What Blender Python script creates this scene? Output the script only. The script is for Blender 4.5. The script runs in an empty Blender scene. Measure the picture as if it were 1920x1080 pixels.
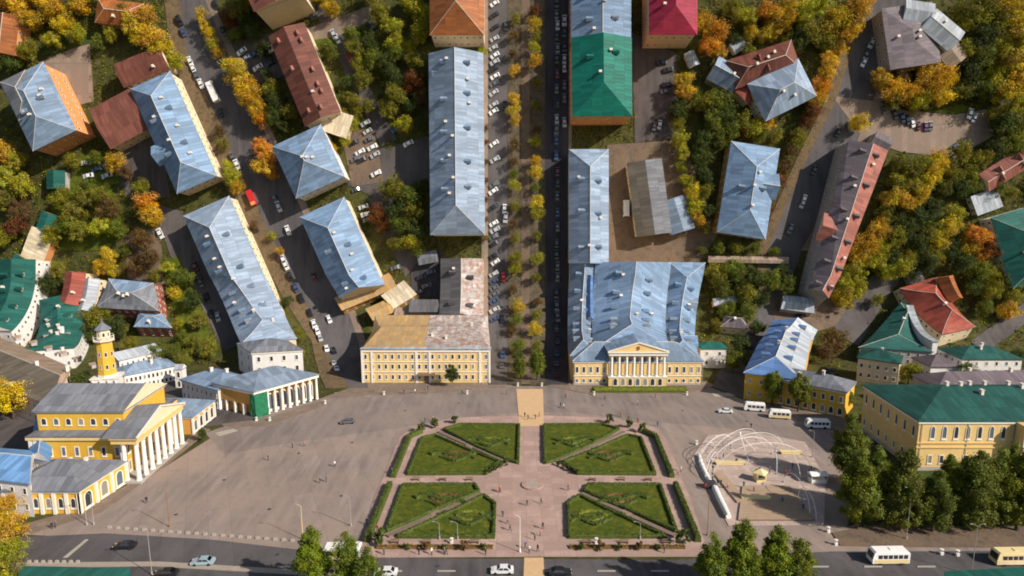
import bpy, bmesh, math, random
import numpy as np
from mathutils import Matrix, Vector
random.seed(7); RNG = np.random.default_rng(7)
scene = bpy.context.scene
col = scene.collection
R_ = math.radians

# ------------------------------------------------------------------ camera, sky, sun, exposure
FPX = 1280.0; CAMH = 77.0; TH = R_(10.6)
cam_data = bpy.data.cameras.new('camera'); cam = bpy.data.objects.new('camera', cam_data); col.objects.link(cam)
cam_data.sensor_width = 36.0; cam_data.lens = 24.0; cam_data.clip_end = 4000.0; cam_data.clip_start = 0.5
cam.location = (0, 0, CAMH); cam.rotation_euler = (R_(90) - TH, 0, 0)
scene.camera = cam
TO_SUN = Vector((0.71, -0.48, 0.57)).normalized()
world = bpy.data.worlds.new('World'); scene.world = world; world.use_nodes = True
wn = world.node_tree; wn.nodes.clear()
sky = wn.nodes.new('ShaderNodeTexSky'); sky.sky_type = 'NISHITA'; sky.sun_disc = False
sky.sun_elevation = math.asin(TO_SUN.z); sky.sun_rotation = math.atan2(TO_SUN.x, TO_SUN.y)
bg = wn.nodes.new('ShaderNodeBackground'); bg.inputs[1].default_value = 0.085
wo = wn.nodes.new('ShaderNodeOutputWorld')
wn.links.new(sky.outputs[0], bg.inputs[0]); wn.links.new(bg.outputs[0], wo.inputs[0])
sun_d = bpy.data.lights.new('sun', 'SUN'); sun_d.energy = 4.6; sun_d.angle = R_(0.55); sun_d.color = (1.0, 0.91, 0.79)
sun = bpy.data.objects.new('sun', sun_d); col.objects.link(sun)
sun.rotation_euler = (-TO_SUN).to_track_quat('-Z', 'Y').to_euler()
scene.view_settings.view_transform = 'Standard'; scene.view_settings.look = 'None'
scene.view_settings.gamma = 1.0; scene.view_settings.exposure = 0.40
scene.view_settings.use_curve_mapping = False
scene.cycles.max_bounces = 5; scene.cycles.diffuse_bounces = 3; scene.cycles.glossy_bounces = 2
scene.cycles.filter_width = 1.9

# ------------------------------------------------------------------ the folded ground: flat square, then the town bends upward
RB = 35.0; AB = math.pi/2 - TH; S0 = 251.6; S1 = S0 + RB*AB
SG = [S0 + (S1 - S0)*i/20 for i in range(21)]
def ang(S): return 0.0 if S <= S0 else (AB if S >= S1 else (S - S0)/RB)
def W(X, S, h=0.0):
    if S <= S0: return Vector((X, S, h))
    a = ang(S); t = max(0.0, S - S1)
    return Vector((X, S0 + (RB - h)*math.sin(a) + t*math.cos(a), RB - (RB - h)*math.cos(a) + t*math.sin(a)))
def proj(X, S, h=0.0):
    p = W(X, S, h); zc = p.y*math.cos(TH) + (CAMH - p.z)*math.sin(TH)
    return 960 + FPX*p.x/zc, 540 + FPX*((CAMH - p.z)*math.cos(TH) - p.y*math.sin(TH))/zc, zc
def at(px, py, h=0.0):
    lo, hi = 45.0, 900.0
    for _ in range(46):
        m = (lo + hi)/2
        if proj(0, m, h)[1] > py: lo = m
        else: hi = m
    S = (lo + hi)/2
    return (px - 960)*proj(0, S, h)[2]/FPX, S
def frame(X, S, h=0.0, rot=0.0):
    a = ang(S); e2 = Vector((0, math.cos(a), math.sin(a))); n = Vector((0, -math.sin(a), math.cos(a))); e1 = Vector((1, 0, 0))
    u = e1*math.cos(rot) + e2*math.sin(rot); v = -e1*math.sin(rot) + e2*math.cos(rot)
    M = Matrix((u, v, n)).transposed().to_4x4(); M.translation = W(X, S, h)
    return M

# ------------------------------------------------------------------ materials
MATS = {}
def nodes_of(name):
    m = bpy.data.materials.new(name); m.use_nodes = True; nt = m.node_tree
    b = nt.nodes['Principled BSDF']; MATS[name] = m
    return m, nt, b
def mixc(nt, fac, a, b, mode='MIX'):
    n = nt.nodes.new('ShaderNodeMix'); n.data_type = 'RGBA'; n.blend_type = mode
    for i, x in ((0, fac), (6, a), (7, b)):
        if hasattr(x, 'links'): nt.links.new(x, n.inputs[i])
        else: n.inputs[i].default_value = x if i == 0 else (*x, 1.0)[:4]
    return n.outputs[2]
def noise(nt, scale, detail=3, coord='Object', rough=0.6):
    t = nt.nodes.new('ShaderNodeTexCoord'); n = nt.nodes.new('ShaderNodeTexNoise')
    n.inputs['Scale'].default_value = scale; n.inputs['Detail'].default_value = detail; n.inputs['Roughness'].default_value = rough
    nt.links.new(t.outputs[coord], n.inputs['Vector']); return n.outputs['Fac']
def ramp(nt, v, lo, hi):
    r = nt.nodes.new('ShaderNodeMapRange'); r.inputs[1].default_value = lo; r.inputs[2].default_value = hi
    nt.links.new(v, r.inputs[0]); return r.outputs[0]
def bump(nt, b, v, s=0.3, d=0.05):
    n = nt.nodes.new('ShaderNodeBump'); n.inputs['Strength'].default_value = s; n.inputs['Distance'].default_value = d
    nt.links.new(v, n.inputs['Height']); nt.links.new(n.outputs[0], b.inputs['Normal'])
def sc(c, k): return tuple(min(1.0, x*k) for x in c)
def plain(name, c, rough=0.85, var=0.2, scale=0.8, spec=0.3, c2=None, fine=4.0):
    m, nt, b = nodes_of(name)
    o = mixc(nt, ramp(nt, noise(nt, scale), 0.3, 0.7), sc(c, 1 - var), c2 or sc(c, 1 + var))
    o = mixc(nt, ramp(nt, noise(nt, fine, 2), 0.25, 0.75), sc(c, 1 - var), o, 'MIX') if fine else o
    nt.links.new(o, b.inputs['Base Color']); b.inputs['Roughness'].default_value = rough
    b.inputs['Specular IOR Level'].default_value = spec
    return m
def tin(name, c, rust=0.25, rough=0.6, rustc=(0.2, 0.13, 0.09)):
    m, nt, b = nodes_of(name)
    t = nt.nodes.new('ShaderNodeTexCoord'); br = nt.nodes.new('ShaderNodeTexBrick')
    br.inputs['Scale'].default_value = 1.0; br.inputs['Brick Width'].default_value = 1.5; br.inputs['Row Height'].default_value = 4.4
    br.inputs['Mortar Size'].default_value = 0.06; br.inputs['Mortar Smooth'].default_value = 0.3
    br.inputs['Color1'].default_value = (*sc(c, 0.72), 1); br.inputs['Color2'].default_value = (*sc(c, 1.2), 1); br.inputs['Mortar'].default_value = (*sc(c, 0.6), 1)
    nt.links.new(t.outputs['Object'], br.inputs['Vector'])
    oi = nt.nodes.new('ShaderNodeObjectInfo')
    o = mixc(nt, 0.0, br.outputs[0], br.outputs[0])
    t2 = nt.nodes.new('ShaderNodeTexCoord'); mp = nt.nodes.new('ShaderNodeMapping'); mp.inputs['Scale'].default_value = (0.9, 0.12, 0.12); nt.links.new(t2.outputs['Object'], mp.inputs[0]); n2 = nt.nodes.new('ShaderNodeTexNoise'); n2.inputs['Scale'].default_value = 1.0; n2.inputs['Detail'].default_value = 5; nt.links.new(mp.outputs[0], n2.inputs['Vector'])
    o = mixc(nt, ramp(nt, n2.outputs['Fac'], 0.5, 0.8), o, sc(c, 1.45))
    o = mixc(nt, ramp(nt, noise(nt, 0.07, 3), 0.5, 0.75), o, sc(c, 0.75))
    o = mixc(nt, ramp(nt, noise(nt, 0.5, 5, rough=0.75), 0.52 if rust < 0.5 else 0.42, 0.8 if rust < 0.5 else 0.6), o, tuple(rust*r + (1 - rust)*x for r, x in zip(rustc, sc(c, 0.8))))
    k = nt.nodes.new('ShaderNodeMapRange'); k.inputs[3].default_value = 0.82; k.inputs[4].default_value = 1.15
    nt.links.new(oi.outputs['Random'], k.inputs[0])
    hs = nt.nodes.new('ShaderNodeHueSaturation'); nt.links.new(k.outputs[0], hs.inputs['Value']); nt.links.new(o, hs.inputs['Color'])
    k2 = nt.nodes.new('ShaderNodeMath'); k2.operation = 'MULTIPLY_ADD'; k2.inputs[1].default_value = 7.31; k2.inputs[2].default_value = 0.0; nt.links.new(oi.outputs['Random'], k2.inputs[0]); k3 = nt.nodes.new('ShaderNodeMath'); k3.operation = 'FRACT'; nt.links.new(k2.outputs[0], k3.inputs[0]); k4 = nt.nodes.new('ShaderNodeMapRange'); k4.inputs[3].default_value = 0.68 if name in ('roof_blue', 'roof_grey', 'roof_pale') else 0.94; k4.inputs[4].default_value = 1.0; nt.links.new(k3.outputs[0], k4.inputs[0]); nt.links.new(k4.outputs[0], hs.inputs['Saturation'])
    nt.links.new(hs.outputs[0], b.inputs['Base Color']); b.inputs['Roughness'].default_value = rough; b.inputs['Specular IOR Level'].default_value = 0.22
    bump(nt, b, br.outputs['Fac'], 0.5, -0.06)
    return m
def objcol(name, rough=0.35, spec=0.5, coat=0.0):
    m, nt, b = nodes_of(name); oi = nt.nodes.new('ShaderNodeObjectInfo')
    nt.links.new(oi.outputs['Color'], b.inputs['Base Color']); b.inputs['Roughness'].default_value = rough
    b.inputs['Specular IOR Level'].default_value = spec; b.inputs['Coat Weight'].default_value = coat
    return m
def leafmat(name, trans=0.25, src=None):
    m, nt, b = nodes_of(name); oi = nt.nodes.new('ShaderNodeObjectInfo')
    at_ = nt.nodes.new('ShaderNodeAttribute'); at_.attribute_name = 'tint'
    sep = nt.nodes.new('ShaderNodeSeparateColor'); nt.links.new(at_.outputs['Color'], sep.inputs[0])
    hs = nt.nodes.new('ShaderNodeHueSaturation')
    if src: oi = nt.nodes.new('ShaderNodeAttribute'); oi.attribute_name = src
    nt.links.new(oi.outputs['Color'], hs.inputs['Color'])
    for i, (lo, hi) in enumerate(((0.47, 0.535), (0.85, 1.1), (0.5, 1.5))):
        r = nt.nodes.new('ShaderNodeMapRange'); r.inputs[3].default_value = lo; r.inputs[4].default_value = hi
        nt.links.new(sep.outputs[i], r.inputs[0]); nt.links.new(r.outputs[0], hs.inputs[i])
    nt.links.new(hs.outputs[0], b.inputs['Base Color']); b.inputs['Roughness'].default_value = 0.6; b.inputs['Specular IOR Level'].default_value = 0.25
    tr = nt.nodes.new('ShaderNodeBsdfTranslucent'); nt.links.new(hs.outputs[0], tr.inputs[0])
    mx = nt.nodes.new('ShaderNodeMixShader'); mx.inputs[0].default_value = trans
    nt.links.new(b.outputs[0], mx.inputs[1]); nt.links.new(tr.outputs[0], mx.inputs[2]); nt.links.new(mx.outputs[0], nt.nodes['Material Output'].inputs[0])
    return m
def earth(name, cols, scale=0.08, fine=1.2, rough=0.95):
    m, nt, b = nodes_of(name)
    o = mixc(nt, ramp(nt, noise(nt, scale, 5, rough=0.7), 0.38, 0.6), cols[0], cols[1])
    o = mixc(nt, ramp(nt, noise(nt, scale*3.1, 5, rough=0.7), 0.5, 0.66), o, cols[2])
    if len(cols) > 3: o = mixc(nt, ramp(nt, noise(nt, fine, 4, rough=0.8), 0.54, 0.68), o, cols[3])
    nt.links.new(o, b.inputs['Base Color']); b.inputs['Roughness'].default_value = rough; b.inputs['Specular IOR Level'].default_value = 0.15
    bump(nt, b, noise(nt, fine, 4), 0.6, 0.2)
    return m
def asphalt(name, c, streak=0.25, scale=0.05, light=None):
    m, nt, b = nodes_of(name)
    t = nt.nodes.new('ShaderNodeTexCoord'); mp = nt.nodes.new('ShaderNodeMapping'); mp.inputs['Scale'].default_value = (0.5, 0.06, 0.06); mp.inputs['Rotation'].default_value = (0, 0, 0.35)
    n = nt.nodes.new('ShaderNodeTexNoise'); n.inputs['Scale'].default_value = 1.0; n.inputs['Detail'].default_value = 4
    nt.links.new(t.outputs['Object'], mp.inputs[0]); nt.links.new(mp.outputs[0], n.inputs['Vector'])
    o = mixc(nt, ramp(nt, n.outputs['Fac'], 0.35, 0.68), sc(c, 1 - streak), sc(c, 1 + streak))
    o = mixc(nt, ramp(nt, noise(nt, scale, 4), 0.42, 0.64), o, light or sc(c, 1.35))
    o = mixc(nt, ramp(nt, noise(nt, 0.6, 5, rough=0.8), 0.55, 0.8), o, sc(c, 0.6))
    br = nt.nodes.new('ShaderNodeTexBrick'); br.inputs['Scale'].default_value = 1.0; br.inputs['Brick Width'].default_value = 26.0; br.inputs['Row Height'].default_value = 4.5; br.inputs['Mortar Size'].default_value = 0.09; br.inputs['Color1'].default_value = (0.9, 0.9, 0.9, 1); br.inputs['Color2'].default_value = (1, 1, 1, 1); br.inputs['Mortar'].default_value = (0.84, 0.84, 0.84, 1)
    m3 = nt.nodes.new('ShaderNodeMapping'); m3.inputs['Rotation'].default_value = (0, 0, 1.15); nt.links.new(t.outputs['Object'], m3.inputs[0]); nt.links.new(m3.outputs[0], br.inputs['Vector'])
    o = mixc(nt, 1.0, o, br.outputs[0], 'MULTIPLY')
    nt.links.new(o, b.inputs['Base Color']); b.inputs['Roughness'].default_value = 0.9; b.inputs['Specular IOR Level'].default_value = 0.2
    return m
def slabs(name, c, w=3.2, h=3.2, var=0.18, joint=0.75):
    m, nt, b = nodes_of(name); t = nt.nodes.new('ShaderNodeTexCoord'); br = nt.nodes.new('ShaderNodeTexBrick')
    br.inputs['Scale'].default_value = 1.0; br.inputs['Brick Width'].default_value = w; br.inputs['Row Height'].default_value = h; br.inputs['Mortar Size'].default_value = 0.06; br.offset = 0.0
    br.inputs['Color1'].default_value = (*sc(c, 1 - var), 1); br.inputs['Color2'].default_value = (*sc(c, 1 + var), 1); br.inputs['Mortar'].default_value = (*sc(c, joint), 1)
    nt.links.new(t.outputs['Object'], br.inputs['Vector'])
    o = mixc(nt, ramp(nt, noise(nt, 0.15, 4), 0.4, 0.66), br.outputs[0], sc(c, 0.82))
    o = mixc(nt, ramp(nt, noise(nt, 1.5, 4), 0.5, 0.8), o, sc(c, 0.7))
    nt.links.new(o, b.inputs['Base Color']); b.inputs['Roughness'].default_value = 0.88; b.inputs['Specular IOR Level'].default_value = 0.2
    return m

earth('soil', [(0.03, 0.04, 0.011), (0.062, 0.066, 0.015), (0.09, 0.07, 0.036), (0.15, 0.11, 0.028)], scale=0.14, fine=0.9)
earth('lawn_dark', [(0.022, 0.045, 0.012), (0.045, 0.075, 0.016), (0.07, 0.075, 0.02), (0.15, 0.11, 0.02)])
earth('lawn', [(0.085, 0.10, 0.010), (0.05, 0.075, 0.009), (0.13, 0.125, 0.012), (0.035, 0.055, 0.009)], scale=0.2, fine=0.8)
earth('litter', [(0.115, 0.085, 0.055), (0.165, 0.115, 0.065), (0.075, 0.058, 0.04), (0.2, 0.12, 0.03)], scale=0.22)
earth('avenue', [(0.07, 0.058, 0.042), (0.12, 0.092, 0.068), (0.05, 0.05, 0.024), (0.15, 0.11, 0.04)], scale=0.3); slabs('pad_slabs', (0.48, 0.375, 0.325), 1.4, 1.4, 0.2)
earth('dirt', [(0.13, 0.095, 0.075), (0.17, 0.12, 0.085), (0.10, 0.075, 0.06), (0.2, 0.14, 0.06)], scale=0.1)
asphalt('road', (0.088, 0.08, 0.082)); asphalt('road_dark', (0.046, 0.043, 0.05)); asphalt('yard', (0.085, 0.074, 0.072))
asphalt('plaza_asphalt', (0.268, 0.215, 0.19), 0.2, light=(0.315, 0.24, 0.2)); asphalt('ring_road', (0.222, 0.182, 0.165), 0.18, light=(0.265, 0.21, 0.182))
slabs('pink_slabs', (0.41, 0.283, 0.242)); slabs('walk_slabs', (0.22, 0.165, 0.13), 2.0, 2.0); slabs('tan_slabs', (0.27, 0.2, 0.155), 2.4, 2.4)
plain('kerb', (0.36, 0.3, 0.25), var=0.15); plain('marking', (0.40, 0.36, 0.3), var=0.15, fine=2.0); plain('crossing', (0.60, 0.40, 0.22), var=0.12)
for n_, c_ in dict(wall_yellow=(0.72, 0.50, 0.205), wall_gold=(0.66, 0.39, 0.045), wall_white=(0.72, 0.69, 0.66), wall_cream=(0.74, 0.60, 0.40), wall_orange=(0.66, 0.28, 0.10),
                   wall_pink=(0.66, 0.45, 0.34), wall_grey=(0.38, 0.35, 0.33), wall_red=(0.3, 0.09, 0.06), wall_ochre=(0.55, 0.29, 0.07), stone_white=(0.78, 0.74, 0.68),
                   chimney_white=(0.75, 0.68, 0.6), wood=(0.2, 0.13, 0.08), deck=(0.40, 0.29, 0.20), concrete=(0.4, 0.36, 0.32)).items():
    plain(n_, c_, var=0.13, scale=0.3, fine=1.1)
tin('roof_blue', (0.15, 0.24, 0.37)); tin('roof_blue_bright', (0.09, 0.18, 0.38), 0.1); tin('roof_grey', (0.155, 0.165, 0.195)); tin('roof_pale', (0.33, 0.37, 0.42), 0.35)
tin('roof_teal', (0.014, 0.105, 0.085), 0.2, rustc=(0.05, 0.10, 0.09)); tin('roof_green_dark', (0.016, 0.085, 0.073), 0.2, rustc=(0.05, 0.09, 0.085)); tin('roof_crimson', (0.25, 0.010, 0.035), 0.05); tin('roof_brown', (0.155, 0.052, 0.036), 0.1)
tin('roof_terracotta', (0.29, 0.095, 0.026), 0.25); tin('roof_emerald', (0.003, 0.145, 0.105), 0.1, rustc=(0.03, 0.12, 0.1)); tin('roof_red', (0.27, 0.055, 0.035), 0.12); tin('roof_pinkbrown', (0.30, 0.105, 0.08), 0.2); tin('roof_purple', (0.13, 0.105, 0.12), 0.2)
tin('roof_rusty_white', (0.46, 0.44, 0.42), 0.8, rustc=(0.28, 0.11, 0.06)); tin('roof_gold', (0.43, 0.245, 0.065), 0.7, rustc=(0.34, 0.27, 0.2)); tin('roof_cream', (0.6, 0.5, 0.35), 0.3); tin('roof_tan', (0.28, 0.2, 0.145), 0.4)
tin('roof_sky', (0.13, 0.28, 0.52), 0.1); tin('roof_felt', (0.10, 0.095, 0.10), 0.2); tin('roof_cobalt', (0.07, 0.16, 0.36), 0.05); tin('roof_felt_brown', (0.13, 0.11, 0.085), 0.2)
for n_, c_ in (('glass_reflect_tint', (0.10, 0.13, 0.18)), ('glass_curtain', (0.26, 0.23, 0.19))):  # the bluish pane colour stands in for a reflection; the other is curtain
    m, nt, b = nodes_of(n_); b.inputs['Base Color'].default_value = (*c_, 1); b.inputs['Roughness'].default_value = 0.2; b.inputs['Specular IOR Level'].default_value = 0.6
m, nt, b = nodes_of('glass'); b.inputs['Base Color'].default_value = (0.035, 0.035, 0.045, 1); b.inputs['Roughness'].default_value = 0.18; b.inputs['Specular IOR Level'].default_value = 0.6
plain('opening', (0.05, 0.04, 0.035), var=0.2); plain('trim', (0.74, 0.69, 0.6), var=0.08); plain('tyre', (0.02, 0.02, 0.02), var=0.1); plain('dark_metal', (0.05, 0.05, 0.055), var=0.1, rough=0.5)
plain('pole_metal', (0.33, 0.31, 0.29), var=0.1, rough=0.5); plain('white_paint', (0.82, 0.8, 0.77), var=0.04, rough=0.5); plain('cream_paint', (0.72, 0.58, 0.3), var=0.05); plain('green_net', (0.02, 0.17, 0.08), var=0.35, scale=1.2)
plain('bark', (0.09, 0.065, 0.045), var=0.3); plain('red_flowers', (0.2, 0.05, 0.02), var=0.4, scale=2.0); plain('rust_metal', (0.3, 0.13, 0.06), var=0.3); plain('lamp_red', (0.5, 0.02, 0.02), var=0.05)
plain('skin', (0.5, 0.3, 0.2), var=0.05); plain('hair', (0.05, 0.03, 0.02), var=0.1); plain('trousers', (0.04, 0.045, 0.07), var=0.15)
objcol('paint', 0.3, 0.5, 0.4); objcol('cloth', 0.9, 0.2); objcol('roof_plain', 0.6); leafmat('leaves', 0.3); leafmat('leaves_mixed', 0.3, 'leafcol'); leafmat('hedge_leaves', 0.1)

# ------------------------------------------------------------------ mesh builders
class B:
    def __init__(s): s.v = []; s.f = []; s.m = []
    def add(s, vs, fs, mi=0):
        o = len(s.v); s.v += [tuple(x) for x in vs]; s.f += [tuple(i + o for i in f) for f in fs]; s.m += [mi]*len(fs); return s
    def box(s, c, d, mi=0, rz=0.0, bottom=True):
        x, y, z = (k/2 for k in d); ca, sa = math.cos(rz), math.sin(rz)
        vs = [(c[0] + a*x*ca - b_*y*sa, c[1] + a*x*sa + b_*y*ca, c[2] + e*z) for e in (-1, 1) for a, b_ in ((-1, -1), (1, -1), (1, 1), (-1, 1))]
        fs = [(4, 5, 6, 7), (0, 1, 5, 4), (1, 2, 6, 5), (2, 3, 7, 6), (3, 0, 4, 7)] + ([(3, 2, 1, 0)] if bottom else [])
        return s.add(vs, fs, mi)
    def prism(s, poly, z0, z1, mi=0, top=True):
        n = len(poly); vs = [(p[0], p[1], z0) for p in poly] + [(p[0], p[1], z1) for p in poly]
        fs = [(i, (i + 1) % n, (i + 1) % n + n, i + n) for i in range(n)]
        if top: fs += [tuple(range(n, 2*n))]
        return s.add(vs, fs + [tuple(range(n - 1, -1, -1))], mi)
    def lathe(s, prof, n=10, c=(0, 0, 0), mi=0):
        vs = []; fs = []
        for r, z in prof:
            for i in range(n):
                a = 2*math.pi*i/n; vs.append((c[0] + r*math.cos(a), c[1] + r*math.sin(a), c[2] + z))
        for k in range(len(prof) - 1):
            for i in range(n): fs.append((k*n + i, k*n + (i + 1) % n, (k + 1)*n + (i + 1) % n, (k + 1)*n + i))
        fs += [tuple(range(n - 1, -1, -1)), tuple(range((len(prof) - 1)*n, len(prof)*n))]
        return s.add(vs, fs, mi)
    def tube(s, pts, rad, n=5, mi=0):
        pts = [Vector(p) for p in pts]; rad = rad if isinstance(rad, (list, tuple)) else [rad]*len(pts); vs = []; fs = []
        for k, p in enumerate(pts):
            d = (pts[min(k + 1, len(pts) - 1)] - pts[max(k - 1, 0)]).normalized()
            a = d.orthogonal().normalized() if k == 0 else (a - d*a.dot(d)).normalized()
            b_ = d.cross(a)
            for i in range(n):
                t = 2*math.pi*i/n; vs.append(p + (a*math.cos(t) + b_*math.sin(t))*rad[k])
        for k in range(len(pts) - 1):
            for i in range(n): fs.append((k*n + i, k*n + (i + 1) % n, (k + 1)*n + (i + 1) % n, (k + 1)*n + i))
        fs += [tuple(range(n - 1, -1, -1)), tuple(range((len(pts) - 1)*n, len(pts)*n))]
        return s.add(vs, fs, mi)
    def mesh(s, name, mats):
        me = bpy.data.meshes.new(name); me.from_pydata(s.v, [], s.f)
        for k in mats: me.materials.append(MATS[k])
        if len(mats) > 1: me.polygons.foreach_set('material_index', s.m)
        me.update(); return me
def link(name, me, parent=None, M=None):
    o = bpy.data.objects.new(name, me); col.objects.link(o)
    if parent is not None: o.parent = parent
    if M is not None: o.matrix_local = M if parent is not None else M
    if M is not None and parent is None: o.matrix_world = M
    return o
def part(name, b, mats, parent, M=None): return link(name, b.mesh(name, [mats] if isinstance(mats, str) else mats), parent, M)
def tag(o, label=None, cat=None, group=None, kind=None):
    if label: o['label'] = label
    if cat: o['category'] = cat
    if group: o['group'] = group
    if kind: o['kind'] = kind
    return o
def thing(name, label, cat, M, group=None):
    o = bpy.data.objects.new(name, None); col.objects.link(o); o.empty_display_size = 0.3; o.matrix_world = M
    return tag(o, label, cat, group)
ORD = ['first', 'second', 'third', 'fourth', 'fifth', 'sixth', 'seventh', 'eighth', 'ninth', 'tenth', 'eleventh', 'twelfth', 'thirteenth', 'fourteenth', 'fifteenth', 'sixteenth', 'seventeenth', 'eighteenth', 'nineteenth', 'twentieth',
       'twenty-first', 'twenty-second', 'twenty-third', 'twenty-fourth', 'twenty-fifth', 'twenty-sixth', 'twenty-seventh', 'twenty-eighth', 'twenty-ninth', 'thirtieth'] + ['%d%s' % (i, 'st' if i % 10 == 1 and i != 11 else 'nd' if i % 10 == 2 else 'rd' if i % 10 == 3 else 'th') for i in range(31, 80)]
def bent(me, Mr, Xc, Sc, U, V):
    """cut a mesh at the fold's lines and wrap it on the folded ground; local (u,v,h) stays plain where the ground is plain"""
    if not me.vertices: return me
    ss = [Sc + v.co.x*U[1] + v.co.y*V[1] for v in me.vertices]
    if min(ss) > S1 and Sc > S1 or max(ss) < S0 and Sc < S0: return me
    bm = bmesh.new(); bm.from_mesh(me)
    for k in SG:
        if min(ss) < k < max(ss):
            co = Vector((U[1]*(k - Sc), V[1]*(k - Sc), 0))
            bmesh.ops.bisect_plane(bm, geom=bm.verts[:] + bm.edges[:] + bm.faces[:], dist=1e-4, plane_co=co, plane_no=Vector((U[1], V[1], 0)))
    Mi = Mr.inverted()
    for v in bm.verts:
        c = v.co; v.co = Mi @ W(Xc + c.x*U[0] + c.y*V[0], Sc + c.x*U[1] + c.y*V[1], c.z)
    bmesh.ops.triangulate(bm, faces=[f for f in bm.faces if len(f.verts) > 4])
    bm.to_mesh(me); bm.free(); me.update(); return me

# ------------------------------------------------------------------ ground sheets
PATCHES = []
def inside(p, poly):
    r = False; j = len(poly) - 1
    for i in range(len(poly)):
        a, b_ = poly[i], poly[j]
        if (a[1] > p[1]) != (b_[1] > p[1]) and p[0] < (b_[0] - a[0])*(p[1] - a[1])/(b_[1] - a[1]) + a[0]: r = not r
        j = i
    return r
def ground_h(X, S):
    return max([0.0] + [h for poly, h in PATCHES if inside((X, S), poly)])
def patch(name, pix, mat, base=0.02, chart=False, kind='structure', label=None, cat=None, step=0.0):
    """a sheet on the ground given by its outline; step > 0 gives it a real kerb"""
    poly = [tuple(p) for p in pix] if chart else [at(*p) for p in pix]
    if sum((poly[i][0]*poly[(i + 1) % len(poly)][1] - poly[(i + 1) % len(poly)][0]*poly[i][1]) for i in range(len(poly))) < 0: poly.reverse()
    h = base + 0.004*len(PATCHES); PATCHES.append((poly, h))
    bm = bmesh.new(); f = bm.faces.new([bm.verts.new((p[0], p[1], h)) for p in poly])
    ext = bmesh.ops.extrude_face_region(bm, geom=[f])
    for g in ext['geom']:
        if isinstance(g, bmesh.types.BMVert): g.co.z = h
    for v in f.verts: v.co.z = max(0.0, h - 0.3)
    lo, hi = min(p[1] for p in poly), max(p[1] for p in poly)
    for k in SG:
        if lo < k < hi: bmesh.ops.bisect_plane(bm, geom=bm.verts[:] + bm.edges[:] + bm.faces[:], dist=1e-5, plane_co=(0, k, 0), plane_no=(0, 1, 0))
    for v in bm.verts: v.co = W(*v.co)
    bmesh.ops.triangulate(bm, faces=[f for f in bm.faces if len(f.verts) > 4])
    bmesh.ops.recalc_face_normals(bm, faces=bm.faces)
    me = bpy.data.meshes.new(name); bm.to_mesh(me); bm.free(); me.materials.append(MATS[mat])
    o = link(name, me); tag(o, label, cat, None, kind if kind else None)
    return o
def ribbon(name, pts, wl, wr, mat, base=0.02, **k):
    """pixel centre line with pixel widths left and right"""
    return patch(name, [(p[0] - wl, p[1]) for p in pts] + [(p[0] + wr, p[1]) for p in reversed(pts)], mat, base, **k)

# one sheet to the horizon and up the fold
b = B(); Ss = [-900, -200, 0, 120, 200] + SG + [340, 420, 520, 640, 900]; Xs = [-1500, -600, -300, -100, 100, 300, 600, 1500]
gv = [W(X, S) for S in Ss for X in Xs]; nX = len(Xs)
b.add(gv, [(j*nX + i, j*nX + i + 1, (j + 1)*nX + i + 1, (j + 1)*nX + i) for j in range(len(Ss) - 1) for i in range(nX - 1)])
tag(part('ground', b, 'soil', None), kind='structure')
# ------------------------------------------------------------------ roads, pavements, yards
def flat(name, pix, mat, base=0.02, **k): return patch(name, pix, mat, base, **k)
# the square
flat('plaza', [(40, 1002), (150, 962), (262, 905), (420, 806), (610, 748), (700, 732), (960, 724), (1330, 726), (1400, 752), (1560, 800), (1620, 1000), (2300, 1010), (2300, 1036), (690, 1046), (300, 1016)], 'plaza_asphalt')
flat('road', [(-700, 1000), (60, 1006), (200, 1000), (400, 1012), (690, 1046), (1260, 1050), (1560, 1034), (2500, 1032), (2500, 1130), (-700, 1100)], 'road')
flat('road', [(385, 812), (500, 772), (620, 744), (700, 730), (960, 726), (1070, 726), (1330, 728), (1420, 766), (1560, 812), (1555, 850), (1400, 806), (1240, 792), (1160, 784), (1060, 772), (940, 776), (830, 788), (740, 804), (560, 828), (420, 852)], 'ring_road')
flat('pavement', [(600, 748), (688, 716), (928, 716), (962, 724), (930, 730), (800, 738), (700, 742)], 'walk_slabs', 0.12)
flat('pavement', [(1022, 724), (1066, 716), (1326, 716), (1340, 724), (1290, 738), (1100, 738)], 'walk_slabs', 0.12)
flat('pavement', [(1395, 742), (1610, 790), (1640, 830), (1560, 806), (1400, 764)], 'walk_slabs', 0.12)
flat('pavement', [(40, 985), (160, 952), (268, 895), (330, 850), (372, 800), (395, 806), (318, 868), (190, 962), (60, 1002)], 'walk_slabs', 0.12)
flat('pavement', [(380, 772), (480, 790), (600, 752), (620, 758), (500, 800), (420, 800)], 'walk_slabs', 0.12)
flat('pavement', [(30, 1056), (300, 1054), (700, 1078), (700, 1086), (280, 1062), (30, 1066)], 'kerb', 0.12)
flat('garden_paving', [(668, 1044), (700, 940), (748, 822), (775, 800), (850, 784), (960, 780), (1030, 780), (1150, 784), (1225, 800), (1248, 822), (1292, 930), (1330, 1044)], 'pink_slabs', 0.1)
flat('garden_walk', [(968, 730), (1018, 730), (1020, 800), (974, 800)], 'crossing', 0.1, label=None)
flat('crossing', [(983, 1046), (1019, 1046), (1022, 1100), (981, 1100)], 'crossing', 0.03)
flat('road_marking', [(628, 736), (694, 735), (696, 743), (627, 744)], 'marking', 0.03)
flat('road_marking', [(404, 812), (438, 804), (446, 808), (410, 818)], 'marking', 0.03)
flat('road_marking', [(1334, 738), (1378, 736), (1384, 742), (1340, 744)], 'marking', 0.03)
flat('road_marking', [(118, 1046), (160, 1012), (166, 1012), (126, 1046)], 'marking', 0.03)
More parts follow.
